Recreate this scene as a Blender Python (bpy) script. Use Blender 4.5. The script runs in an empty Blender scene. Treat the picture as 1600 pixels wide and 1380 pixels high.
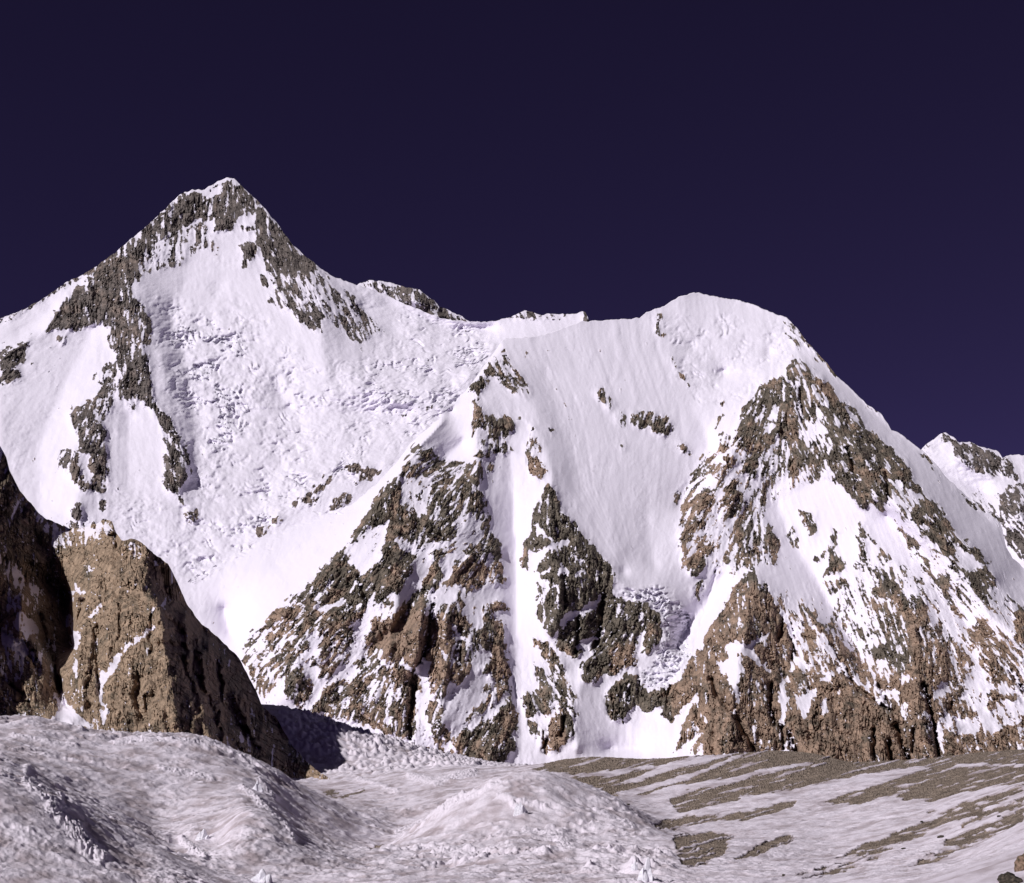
import bpy, math, random
import numpy as np

# ------------------------------------------------------------------ camera, sky, sun
SC = bpy.context.scene
C = SC.collection
F_PX, HOR = 2198.0, 1170.0            # focal length in photo pixels, row of the horizon
SUN_DIR = np.array([-0.66, -0.49, 0.565]); SUN_DIR /= np.linalg.norm(SUN_DIR)   # towards the sun

cam_d = bpy.data.cameras.new("camera")
cam = bpy.data.objects.new("camera", cam_d)
C.objects.link(cam)
cam_d.sensor_fit = 'HORIZONTAL'
cam_d.sensor_width = 36.0
cam_d.lens = 36.0 * F_PX / 1600.0
cam_d.shift_y = (HOR - 690.0) / 1600.0
cam_d.clip_start = 1.0
cam_d.clip_end = 90000.0
cam.location = (0, 0, 0)
cam.rotation_euler = (math.radians(90), 0, 0)
SC.camera = cam

world = bpy.data.worlds.new("World")
SC.world = world
world.use_nodes = True
wn = world.node_tree
wn.nodes.clear()
sky = wn.nodes.new("ShaderNodeTexSky")
sky.sky_type = 'NISHITA'
sky.sun_disc = False
elev = math.asin(SUN_DIR[2])
sky.sun_elevation = elev
sky.sun_rotation = math.atan2(SUN_DIR[0], SUN_DIR[1])
sky.altitude = 9000.0
sky.air_density = 0.32
sky.dust_density = 0.6
sky.ozone_density = 1.6
mul = wn.nodes.new("ShaderNodeMix")
mul.data_type = 'RGBA'; mul.blend_type = 'MULTIPLY'
mul.inputs[0].default_value = 1.0
mul.inputs[7].default_value = (1.27, 0.52, 0.84, 1)
bg = wn.nodes.new("ShaderNodeBackground")
bg.inputs[1].default_value = 0.062
wo = wn.nodes.new("ShaderNodeOutputWorld")
wn.links.new(sky.outputs[0], mul.inputs[6])
wn.links.new(mul.outputs[2], bg.inputs[0])
wn.links.new(bg.outputs[0], wo.inputs[0])

sun_d = bpy.data.lights.new("sun", 'SUN')
sun_d.energy = 4.2
sun_d.angle = math.radians(0.5)
sun_d.color = (1.0, 0.97, 0.95)
sun = bpy.data.objects.new("sun", sun_d)
C.objects.link(sun)
from mathutils import Vector
sun.rotation_euler = Vector(SUN_DIR).to_track_quat('Z', 'Y').to_euler()
sun.location = (0, 0, 3000)

SC.view_settings.view_transform = 'Standard'
SC.view_settings.look = 'None'
SC.view_settings.exposure = 0.0
SC.view_settings.gamma = 1.0
SC.view_settings.use_curve_mapping = False

# ------------------------------------------------------------------ noise
class Noise:
    def __init__(s, seed):
        r = np.random.RandomState(seed)
        a = r.rand(256, 256) * 2 * np.pi
        s.gx = np.cos(a).astype(np.float32); s.gy = np.sin(a).astype(np.float32)
    def __call__(s, x, y):
        x = np.asarray(x, np.float32); y = np.asarray(y, np.float32)
        xi = np.floor(x); yi = np.floor(y)
        fx = x - xi; fy = y - yi
        xi = xi.astype(np.int32) & 255; yi = yi.astype(np.int32) & 255
        x1 = (xi + 1) & 255; y1 = (yi + 1) & 255
        wx = fx * fx * fx * (fx * (fx * 6 - 15) + 10)
        wy = fy * fy * fy * (fy * (fy * 6 - 15) + 10)
        n00 = s.gx[yi, xi] * fx + s.gy[yi, xi] * fy
        n10 = s.gx[yi, x1] * (fx - 1) + s.gy[yi, x1] * fy
        n01 = s.gx[y1, xi] * fx + s.gy[y1, xi] * (fy - 1)
        n11 = s.gx[y1, x1] * (fx - 1) + s.gy[y1, x1] * (fy - 1)
        return ((n00 * (1 - wx) + n10 * wx) * (1 - wy) + (n01 * (1 - wx) + n11 * wx) * wy) * 1.5
NZ = [Noise(i * 7 + 3) for i in range(12)]
def fbm(x, y, k=0, oct=4, gain=0.5):
    r = 0; a = 1.0; t = 0
    for i in range(oct):
        r = r + a * NZ[(k + i) % 12](x + 17.3 * i, y - 9.1 * i); t += a
        a *= gain; x = x * 2.03; y = y * 2.03
    return r / t
def ridged(x, y, k=0, oct=4, gain=0.5):
    r = 0; a = 1.0; t = 0
    for i in range(oct):
        r = r + a * (1 - 2.2 * np.abs(NZ[(k + i) % 12](x + 5.7 * i, y + 3.3 * i))); t += a
        a *= gain; x = x * 2.1; y = y * 2.1
    return r / t
def cells(x, y, seed=5):
    """jittered cell noise: returns distance to the nearest point, gap to the second, and a value per cell"""
    r = np.random.RandomState(seed)
    jx = r.rand(128, 128).astype(np.float32); jy = r.rand(128, 128).astype(np.float32); jv = r.rand(128, 128).astype(np.float32)
    xi = np.floor(x).astype(np.int32); yi = np.floor(y).astype(np.int32)
    d1 = np.full(x.shape, 9.0, np.float32); d2 = d1.copy(); val = np.zeros(x.shape, np.float32)
    for oy in (-1, 0, 1):
        for ox in (-1, 0, 1):
            cx = xi + ox; cy = yi + oy
            px = cx + jx[cy & 127, cx & 127]; py = cy + jy[cy & 127, cx & 127]
            d = np.sqrt((x - px) ** 2 + (y - py) ** 2)
            near = d < d1
            d2 = np.where(near, d1, np.minimum(d2, d))
            val = np.where(near, jv[cy & 127, cx & 127], val)
            d1 = np.where(near, d, d1)
    return d1, d2 - d1, val
def sstep(a, b, x):
    t = np.clip((x - a) / (b - a), 0, 1)
    return t * t * (3 - 2 * t)

# ------------------------------------------------------------------ survey sheets (one value per square of the map)
U0, V0, U1, V1 = -160, 200, 1760, 1440
class Sheet:
    def __init__(s, val=0.0):
        s.a = np.full((V1 - V0, U1 - U0), val, np.float32)
    def poly(s, pts, val):
        p = np.array(pts, float)
        x0 = max(int(p[:, 0].min()) - 1, U0); x1 = min(int(p[:, 0].max()) + 2, U1)
        y0 = max(int(p[:, 1].min()) - 1, V0); y1 = min(int(p[:, 1].max()) + 2, V1)
        if x1 <= x0 or y1 <= y0: return
        X, Y = np.meshgrid(np.arange(x0, x1) + .5, np.arange(y0, y1) + .5)
        ins = np.zeros(X.shape, bool)
        n = len(p)
        for i in range(n):
            xa, ya = p[i]; xb, yb = p[(i + 1) % n]
            if ya == yb: continue
            c = (ya > Y) != (yb > Y)
            ins ^= c & (X < (xb - xa) * (Y - ya) / (yb - ya) + xa)
        v = s.a[y0 - V0:y1 - V0, x0 - U0:x1 - U0]
        v[ins] = val
    def line(s, pts, w, amp, add=True):
        """a groove or rib along a polyline, half-width w"""
        pts = [np.array(q, float) for q in pts]
        for a, b in zip(pts[:-1], pts[1:]):
            m = 3 * w
            x0 = max(int(min(a[0], b[0]) - m), U0); x1 = min(int(max(a[0], b[0]) + m), U1)
            y0 = max(int(min(a[1], b[1]) - m), V0); y1 = min(int(max(a[1], b[1]) + m), V1)
            if x1 <= x0 or y1 <= y0: continue
            X, Y = np.meshgrid(np.arange(x0, x1) + .5, np.arange(y0, y1) + .5)
            d = b - a; L2 = max(d @ d, 1e-6)
            t = np.clip(((X - a[0]) * d[0] + (Y - a[1]) * d[1]) / L2, 0, 1)
            D = np.hypot(X - a[0] - t * d[0], Y - a[1] - t * d[1])
            g = amp * np.exp(-(D / w) ** 2)
            v = s.a[y0 - V0:y1 - V0, x0 - U0:x1 - U0]
            if amp > 0: np.maximum(v, g, out=v)
            else: np.minimum(v, g, out=v)
    def blur(s, r, n=2):
        for _ in range(n):
            for ax in (0, 1):
                k = 2 * r + 1
                pad = [(r + 1, r) if i == ax else (0, 0) for i in (0, 1)]
                c = np.cumsum(np.pad(s.a, pad, mode='edge').astype(np.float64), axis=ax)
                if ax == 0: s.a = ((c[k:] - c[:-k]) / k).astype(np.float32)
                else: s.a = ((c[:, k:] - c[:, :-k]) / k).astype(np.float32)
        return s
    def at(s, u, v):
        x = np.clip(u - U0 - .5, 0, U1 - U0 - 1.01); y = np.clip(v - V0 - .5, 0, V1 - V0 - 1.01)
        xi = x.astype(np.int32); yi = y.astype(np.int32); fx = x - xi; fy = y - yi
        a = s.a
        return (a[yi, xi] * (1 - fx) + a[yi, xi + 1] * fx) * (1 - fy) + (a[yi + 1, xi] * (1 - fx) + a[yi + 1, xi + 1] * fx) * fy

TILES = dict(n=(0, 0, 1.0), a=(700, 480, 6.134), b=(560, 680, 5.307), c=(380, 860, 5.307), d=(620, 920, 4.93),
             e=(1040, 560, 5.307), g=(1300, 780, 5.307), h=(1160, 940, 5.307), i=(1360, 960, 5.75),
             k=(0, 430, 2.76), m=(800, 1078, 2.0), t1=(0, 250, 3.9425), t2=(400, 250, 3.9425), t3=(800, 400, 3.9425), t4=(1200, 400, 3.9425),
             t5=(0, 600, 3.9425), t6=(400, 600, 3.9425), t7=(800, 700, 3.9425), t8=(1200, 700, 3.9425),
             f1=(0, 700, 3.2), f2=(0, 1080, 4.0), f3=(400, 1080, 4.0), f4=(800, 1080, 4.0), f5=(1200, 1080, 4.0),
             f7=(850, 900, 3.9425))
def pts(tile, s):
    x0, y0, k = TILES[tile]
    return [(x0 + float(q.split(',')[0]) / k, y0 + float(q.split(',')[1]) / k) for q in s.split()]
def paint(sheet, text):
    """lines of  tile value x,y x,y ..."""
    for ln in text.strip().splitlines():
        ln = ln.split('#')[0].strip()
        if not ln: continue
        t, v, rest = ln.split(None, 2)
        sheet.poly(pts(t, rest), float(v))
def curve(s):
    q = [tuple(map(float, w.split(','))) for w in s.split()]
    xs = np.array([w[0] for w in q]); ys = np.array([w[1] for w in q])
    return lambda u: np.interp(u, xs, ys)

# relief solver: a soap film stretched over crest and gully lines
G = 4
def relief(lines, soft=1):
    W = (U1 - U0) // G; Hh = (V1 - V0) // G
    S = np.zeros((Hh, W)); N = np.zeros((Hh, W))
    for ln in lines:
        q = [tuple(map(float, w.split(','))) for w in ln.split()]
        if len(q) == 1: q = q * 2
        for (ua, va, pa), (ub, vb, pb) in zip(q[:-1], q[1:]):
            n = int(max(abs(ub - ua), abs(vb - va)) / G * 2) + 2
            for t in np.linspace(0, 1, n):
                x = int((ua + (ub - ua) * t - U0) / G); y = int((va + (vb - va) * t - V0) / G)
                if 0 <= x < W and 0 <= y < Hh:
                    S[y, x] += pa + (pb - pa) * t; N[y, x] += 1
    pyr = [(S, N)]
    while min(pyr[-1][0].shape) > 12:
        s, n = pyr[-1]
        h, w = s.shape; h2, w2 = (h + 1) // 2, (w + 1) // 2
        sp = np.zeros((h2 * 2, w2 * 2)); npd = sp.copy(); sp[:h, :w] = s; npd[:h, :w] = n
        f = lambda m: m.reshape(h2, 2, w2, 2).sum((1, 3))
        pyr.append((f(sp), f(npd)))
    Z = None
    for s, n in reversed(pyr):
        h, w = s.shape; fixed = n > 0; val = np.where(fixed, s / np.maximum(n, 1e-9), 0)
        if Z is None: Z = np.full((h, w), val[fixed].mean())
        else: Z = np.repeat(np.repeat(Z, 2, 0), 2, 1)[:h, :w]
        Z[fixed] = val[fixed]
        for _ in range(160):
            P = np.pad(Z, 1, mode='edge')
            Z = (P[:-2, 1:-1] + P[2:, 1:-1] + P[1:-1, :-2] + P[1:-1, 2:]) / 4
            Z[fixed] = val[fixed]
    for _ in range(soft):                               # slight rounding
        P = np.pad(Z, 1, mode='edge')
        Z = (P[:-2, 1:-1] + P[2:, 1:-1] + P[1:-1, :-2] + P[1:-1, 2:] + 2 * Z) / 6
    def at(u, v):
        x = np.clip((u - U0) / G - .5, 0, W - 1.01); y = np.clip((v - V0) / G - .5, 0, Hh - 1.01)
        xi = x.astype(int); yi = y.astype(int); fx = x - xi; fy = y - yi
        return (Z[yi, xi] * (1 - fx) + Z[yi, xi + 1] * fx) * (1 - fy) + (Z[yi + 1, xi] * (1 - fx) + Z[yi + 1, xi + 1] * fx) * fy
    return at

# direction in which gullies and ribs run: lean from vertical, + = down to the right
LEAN = np.array([(420, 1000, -42), (480, 930, -42), (600, 850, -40), (560, 1050, -40), (660, 1000, -15), (640, 1120, -10), (740, 1130, -35), (740, 980, -5), (760, 760, 5),
                 (690, 730, -75), (700, 850, -60), (640, 800, 10), (800, 600, 35), (800, 1000, 0), (870, 1080, 32), (880, 900, 15), (920, 1000, -45), (1080, 850, -32), (1120, 760, -40),
                 (1170, 640, -30), (1280, 650, 20), (1250, 850, 15), (1350, 900, 25), (1430, 820, 35), (1500, 900, 40), (1550, 1000, 38), (1450, 1050, 8),
                 (1300, 1150, 6), (1160, 1000, 12), (1120, 1100, -5), (1260, 1020, 25), (1370, 740, 35), (1290, 560, 45), (1380, 650, 45),
                 (100, 650, -25), (150, 470, -5), (250, 350, 5), (350, 340, -10), (440, 400, 25), (480, 480, 30), (270, 690, 20), (210, 560, -5), (30, 550, -60),
                 (200, 1000, 3), (300, 1050, 5), (380, 1130, 12), (50, 1000, 5)], float)
def lean(u, v):
    num = 0; den = 0
    for x, y, a in LEAN:
        w = 1 / (((u - x) ** 2 + (v - y) ** 2) + 900.0) ** 1.5
        num = num + w * a; den = den + w
    return num / den
ANG = np.arange(-80, 61, 20)
def streak(u, v, le, la, lb, k=0, oct=3, fn=fbm):
    """directional noise: wavelength la across and lb along the lean direction"""
    out = 0; wt = 0
    for i, a in enumerate(ANG):
        w = np.clip(1 - np.abs(le - a) / 20.0, 0, 1)
        m = w > 0
        r = math.radians(a); ca, sa = math.cos(r), math.sin(r)
        n = np.zeros(u.shape, np.float32)
        n[m] = fn((u[m] * ca - v[m] * sa) / la, (u[m] * sa + v[m] * ca) / lb, k, oct)
        out = out + w * n; wt = wt + w * w
    return out / np.sqrt(np.maximum(wt, .3))

# ------------------------------------------------------------------ materials
def material(name, rock_a, rock_b, snow, dirt, bump=1.0, scale=1.0, sbump=.12, ice=(0.70, 0.735, 0.79)):
    m = bpy.data.materials.new(name); m.use_nodes = True
    t = m.node_tree; N = t.nodes; L = t.links; N.clear()
    out = N.new("ShaderNodeOutputMaterial"); bs = N.new("ShaderNodeBsdfPrincipled")
    L.new(bs.outputs[0], out.inputs[0])
    def attr(n):
        a = N.new("ShaderNodeAttribute"); a.attribute_name = n; return a.outputs['Fac']
    def noise(sc, det=4, rough=.6):
        n = N.new("ShaderNodeTexNoise"); n.inputs['Scale'].default_value = sc; n.inputs['Detail'].default_value = det
        n.inputs['Roughness'].default_value = rough; L.new(mp.outputs[0], n.inputs['Vector']); return n.outputs['Fac']
    def math_(op, a, b, c=None):
        q = N.new("ShaderNodeMath"); q.operation = op
        for i, x in enumerate((a, b, c)):
            if x is None: continue
            if isinstance(x, (int, float)): q.inputs[i].default_value = x
            else: L.new(x, q.inputs[i])
        return q.outputs[0]
    def ramp(fac, lo, hi):
        q = N.new("ShaderNodeMapRange"); q.interpolation_type = 'SMOOTHSTEP'
        q.inputs[1].default_value = lo; q.inputs[2].default_value = hi; L.new(fac, q.inputs[0]); return q.outputs[0]
    def mix(f, a, b, mode='MIX'):
        q = N.new("ShaderNodeMix"); q.data_type = 'RGBA'; q.blend_type = mode
        if isinstance(f, (int, float)): q.inputs[0].default_value = f
        else: L.new(f, q.inputs[0])
        for i, x in ((6, a), (7, b)):
            if isinstance(x, tuple): q.inputs[i].default_value = (*x, 1)
            else: L.new(x, q.inputs[i])
        return q.outputs[2]
    co = N.new("ShaderNodeTexCoord")
    mp = N.new("ShaderNodeMapping"); mp.inputs['Scale'].default_value = (1, 1, .8)
    L.new(co.outputs['Object'], mp.inputs['Vector'])
    fine = noise(0.16 * scale, 5, .7)
    mid = noise(0.03 * scale, 5, .6)
    big = noise(0.006 * scale, 3, .5)
    rk = attr("rock")
    edge = math_('ADD', rk, math_('MULTIPLY', math_('SUBTRACT', fine, .5), .5))
    fac = ramp(edge, .42, .58)
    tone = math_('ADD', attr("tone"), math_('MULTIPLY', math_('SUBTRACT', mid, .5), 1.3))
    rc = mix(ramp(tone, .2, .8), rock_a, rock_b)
    var = math_('MULTIPLY_ADD', fine, 2.2, -.1)
    var = math_('MULTIPLY', var, math_('MAXIMUM', math_('MULTIPLY_ADD', mid, 2.4, -.2), .3))
    comb = N.new("ShaderNodeCombineColor")
    for i in range(3): L.new(var, comb.inputs[i])
    rc = mix(1.0, rc, comb.outputs[0], 'MULTIPLY')
    sn = mix(ramp(attr("dirt"), 0.0, 1.0), snow, dirt)
    sn = mix(ramp(attr("ice"), 0.0, 1.0), sn, ice)
    sv = math_('MULTIPLY_ADD', big, .08, .96)
    comb2 = N.new("ShaderNodeCombineColor")
    for i in range(3): L.new(sv, comb2.inputs[i])
    sn = mix(1.0, sn, comb2.outputs[0], 'MULTIPLY')
    L.new(mix(fac, sn, rc), bs.inputs['Base Color'])
    bs.inputs['Roughness'].default_value = .85
    bs.inputs['Specular IOR Level'].default_value = .15
    b = N.new("ShaderNodeBump"); b.inputs['Distance'].default_value = 3.5 / scale * bump
    L.new(math_('MULTIPLY_ADD', fac, .85 - sbump, sbump), b.inputs['Strength'])
    L.new(math_('ADD', fine, math_('MULTIPLY', mid, 1.5)), b.inputs['Height'])
    L.new(b.outputs[0], bs.inputs['Normal'])
    return m
SNOW = (0.76, 0.715, 0.83)
MAT = material("snow_and_rock", (0.128, 0.107, 0.088), (0.262, 0.184, 0.142), SNOW, (0.45, 0.38, 0.42))
MAT_FAR = material("far_snow_and_rock", (0.132, 0.111, 0.105), (0.19, 0.148, 0.13), SNOW, (0.45, 0.38, 0.42), scale=.7)
MAT_CLIFF = material("brown_cliff_rock", (0.15, 0.12, 0.092), (0.29, 0.21, 0.155), (0.74, 0.69, 0.80), (0.45, 0.38, 0.42), scale=2.5)

# ------------------------------------------------------------------ meshes
def grid_mesh(name, X, Y, Z, attrs, mat, keep=None, facet=True):
    h, w = X.shape
    idx = np.arange(h * w).reshape(h, w)
    f = np.stack([idx[:-1, :-1], idx[1:, :-1], idx[1:, 1:], idx[:-1, 1:]], -1).reshape(-1, 4)
    if keep is not None:
        f = f[keep.reshape(-1)]
        used = np.unique(f); re = np.full(h * w, -1); re[used] = np.arange(len(used)); f = re[f]
    else: used = np.arange(h * w)
    co = np.stack([X, Y, Z], -1).reshape(-1, 3)[used].astype(np.float32)
    me = bpy.data.meshes.new(name)
    me.vertices.add(len(co)); me.vertices.foreach_set("co", co.ravel())
    me.loops.add(f.size); me.loops.foreach_set("vertex_index", f.ravel().astype(np.int32))
    me.polygons.add(len(f)); me.polygons.foreach_set("loop_start", (np.arange(len(f)) * 4).astype(np.int32))
    flat = attrs['rock'].reshape(-1)[used][f].mean(1) > .5 if facet else np.zeros(len(f), bool)
    me.polygons.foreach_set("use_smooth", ~flat)
    me.update(calc_edges=True)
    for k, v in attrs.items():
        a = me.attributes.new(k, 'FLOAT', 'POINT'); a.data.foreach_set("value", v.reshape(-1)[used].astype(np.float32))
    me.materials.append(mat)
    o = bpy.data.objects.new(name, me); C.objects.link(o)
    return o
def tag(o, label, cat, kind=None, group=None):
    o['label'] = label; o['category'] = cat
    if kind: o['kind'] = kind
    if group: o['group'] = group
    return o

def mountain(name, sky, bottom, ulo, uhi, base, rel, rock, tone, icef, dirtf, extra, mat, stepu=1.35, stepv=1.35,
             amp=1.0, jag=1.5, back=1.0, px_scale=2.4, mottle=1.0, icecol=.0, swell=.6, calm=None, wing=(9e9, -9e9), full_ice=0.0):
    """a mountain side: columns u, rows from the skyline down; behind the skyline the far side falls away"""
    nu = int((uhi - ulo) / stepu) + 1
    u = np.linspace(ulo, uhi, nu)
    if wing[0] < ulo: u = np.concatenate([np.arange(wing[0], ulo - 2, 5.0), u])
    if wing[1] > uhi: u = np.concatenate([u, np.arange(uhi + 5, wing[1], 5.0)])
    top = sky(u); bot = bottom(u)
    top = top + jag * fbm(u / 11.0, u * 0 + 3.1, 2, 4) * 2
    nv = int(np.max(bot - top) / stepv) + 1
    t = np.linspace(0, 1, nv)[:, None]
    V = top[None] * (1 - t) + bot[None] * t; Ug = np.repeat(u[None], nv, 0)
    le = lean(Ug, V)
    # where rock shows
    wu = Ug + 11.0 * fbm(Ug / 19, V / 19, 5, 4, .6); wv = V + 11.0 * fbm(Ug / 17 + 40, V / 17, 8, 4, .6)
    R = rock.at(wu, wv)
    n1 = streak(Ug, V, le, 5.5, 24.0, 1, 3); n2 = fbm(Ug / 5.5, V / 5.5, 4, 3, .6); n3 = NZ[9](Ug / 4.2, V / 4.2) + .6 * NZ[10](Ug / 2.4, V / 2.6)
    n4 = streak(Ug, V, le, 16.0, 70.0, 6, 3)
    R = R + .11 * sstep(.1, .4, R) - .07 * sstep(.5, .8, R)
    R = np.where(R > .5, .5 + (R - .5) * .8, R)
    R = R + mottle * (0.90 * np.clip(n1, -.8, .8) + 0.36 * n2 + .16 * n3 + .60 * n4)
    R = R - .75 * sstep(.50, .62, n3) * mottle * sstep(-.25, .3, fbm(Ug / 25, V / 25, 3, 2))
    rm = sstep(.38, .62, R)
    soft = Sheet(); soft.a = np.clip(rock.a, 0, 1); soft.blur(5, 2)
    Rs = soft.at(Ug, V)
    # depth
    Y = base(Ug, V) + rel(Ug, V)
    rr = .10 + .90 * Rs
    k = px_scale * amp
    big = streak(Ug, V, le, 46.0, 150.0, 3, 3, ridged)
    med = streak(Ug, V, le * .7, 17.0, 44.0, 6, 3, ridged)
    sml = streak(Ug, V, le * .7, 6.0, 15.0, 2, 3, ridged)
    _, gap, val = cells((Ug - V * .2) / 9.0 + .4 * n2, V / 17.0 + .3 * n1)
    dd1, _, _ = cells((Ug - V * .15) / 27.0 + .5 * n4 + .25 * n2, V / 36.0 + .4 * n4 + .2 * n2, 51)
    crk = np.abs(streak(Ug, V, le * .4, 9.0, 40.0, 9, 2))
    mod = .3 + 1.3 * sstep(-.2, .3, fbm(Ug / 38, V / 38, 10, 3))          # slabs here, broken rock there
    d = -(big * 11.0 + med * 4.4 * (.5 + .5 * mod) + sml * 1.6 * mod + (val - .5) * 4.5 * mod + (.6 - dd1) * 13.0) * rr + 5.5 * sstep(.07, 0.0, crk) * rm * mod
    crk2 = np.abs(fbm((Ug * .8 + V * .6) / 40 + .3 * n2, (V * .85 - Ug * .5) / 13, 3, 3))
    d += 4.6 * sstep(.055, 0.0, crk2) * rm
    d -= rm * (.5 + 2.2 * n1 + 1.2 * n2)
    d -= sstep(0, .6, rm) * .8 * mod * NZ[7](Ug / 2.6, V / 3.4)
    icl = icef.at(wu, wv) if icef is not None else .5
    cm = 1 - (calm(Ug, V) if calm is not None else 0)
    d += (1 - Rs) * cm * swell * (.3 + .9 * np.clip(icl * 2, 0, 1)) * (5.0 * fbm(Ug / 48, V / 30, 8, 4, .55) + 3.5 * fbm(Ug / 14 + V / 40, V / 9, 2, 3) * sstep(-.1, .3, fbm(Ug / 60, V / 40, 4, 2)))
    sn = streak(Ug, V, le, 7.0, 90.0, 7, 2) * .45 * (1 - rm) * cm
    d += sn
    if extra is not None: d = d + extra(Ug, V, rm)
    Y = Y + d * k
    ic = icef.at(wu, wv) if icef is not None else 0 * Ug
    if icef is not None:
        dd, gp, vl = cells(Ug / 8.5 + .8 * fbm(Ug / 20, V / 20, 3, 2), V / 5.5 + .8 * fbm(Ug / 22, V / 22, 9, 2), 11)
        dd2, gp2, vl2 = cells(Ug / 3.6, V / 3.0, 21)
        _, gp3, vl3 = cells(Ug / 24.0 + .7 * fbm(Ug / 30, V / 30, 4, 3), V / 11.0 + .7 * fbm(Ug / 25, V / 25, 7, 3), 41)
        icm = .22 + .78 * sstep(-.12, .2, fbm(Ug / 48, V / 34, 5, 3))
        ic = ic * np.maximum(icm, sstep(.7, .95, ic) * full_ice)
        st = V / 18.0 + 1.7 * fbm(Ug / 55, V / 55, 2, 3) * 2 + .5 * fbm(Ug / 13, V / 13, 8, 2)
        sw = st - np.floor(st)
        Y = Y + k * ic * 12.0 * (sstep(0, .82, sw) - sstep(.82, 1, sw)) * sstep(-.12, .22, fbm(Ug / 28, V / 18, 10, 3))
        Y = Y + k * ic * (-(vl3 - .5) * 7.0 - (vl - .5) * 2.4 + 6.0 * sstep(.09, 0, np.abs(fbm((Ug + V * .3) / 34, (V - Ug * .22) / 10, 6, 2))) * sstep(.3, .9, ic) - (vl2 - .5) * 1.5 - 8.0 * fbm(Ug / 22 + V / 60, V / 12, 6, 4, .6) + 3.0 * sstep(.12, 0, gp) * sstep(-.1, .3, fbm(Ug / 30, V / 30, 2, 2)))
    X = (Ug - 800) / F_PX * Y; Z = (HOR - V) / F_PX * Y
    at = dict(rock=R, tone=tone.at(wu, wv) + .45 * n4 + .3 * n1 + .4 * fbm(Ug / 60, V / 40, 11, 2), dirt=dirtf.at(Ug, V) if dirtf is not None else 0 * R, ice=np.clip(ic * icecol, 0, 1))
    # far side
    nb = 10
    q = (np.arange(nb, 0, -1) ** 1.6)[:, None] * px_scale * 14 * back
    Yb = Y[:1] + q; Xb = X[:1] * Yb / Y[:1]; Zb = Z[:1] - q * .9
    cat = lambda a, b: np.concatenate([a, b], 0)
    X = cat(Xb + 0 * q, X); Y = cat(Yb, Y); Z = cat(Zb, Z)
    for kk in at: at[kk] = cat(np.repeat(at[kk][:1], nb, 0), at[kk])
    return grid_mesh(name, X, Y, Z, at, mat)


# ------------------------------------------------------------------ skylines
sky_peak = curve("-560,1100 -400,860 -260,680 -160,590 -60,535 0,498 40,482 75,462 105,440 125,432 160,410 200,378 235,348 262,322 280,305 290,300 300,297 320,296 340,284 350,279 358,277 366,280 378,290 400,312 415,327 430,345 445,366 460,385 475,398 490,410 505,422 520,432 545,441 560,446 600,460 640,478 680,494 700,500 735,503 760,503 775,501 790,498 800,495 812,488 822,486 832,488 845,493 858,490 870,491 900,490 914,487 919,495 921,503 940,520 1000,560")
sky_massif = curve("270,925 300,902 350,875 402,843 448,817 480,800 520,798 550,788 590,754 620,722 640,694 660,676 690,650 720,620 740,595 755,574 768,556 780,538 788,530 795,529 830,527 850,523 868,517 890,508 912,502 935,501 970,499 1000,497 1006,491 1015,486 1028,481 1038,479 1048,471 1060,465 1072,460 1085,457 1095,458 1105,461 1130,466 1150,468 1180,477 1200,486 1230,497 1245,512 1262,535 1285,560 1310,590 1330,607 1352,630 1375,645 1386,660 1393,672 1405,676 1425,692 1440,703 1460,722 1475,742 1490,757 1510,775 1540,797 1558,808 1566,825 1572,855 1582,872 1600,888 1660,940 1760,1010 1900,1080 2200,1165")
sky_cliff = curve("-480,1160 -330,900 -220,640 -160,560 -60,610 -20,655 0,697 10,715 15,735 28,760 32,768 55,795 70,810 90,818 110,826 130,825 150,818 165,812 175,815 182,832 190,845 210,842 222,848 240,865 262,880 275,905 290,940 310,970 345,1000 375,1030 400,1080 410,1105 430,1120 445,1145 460,1170 490,1200 520,1220 560,1235")

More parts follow.
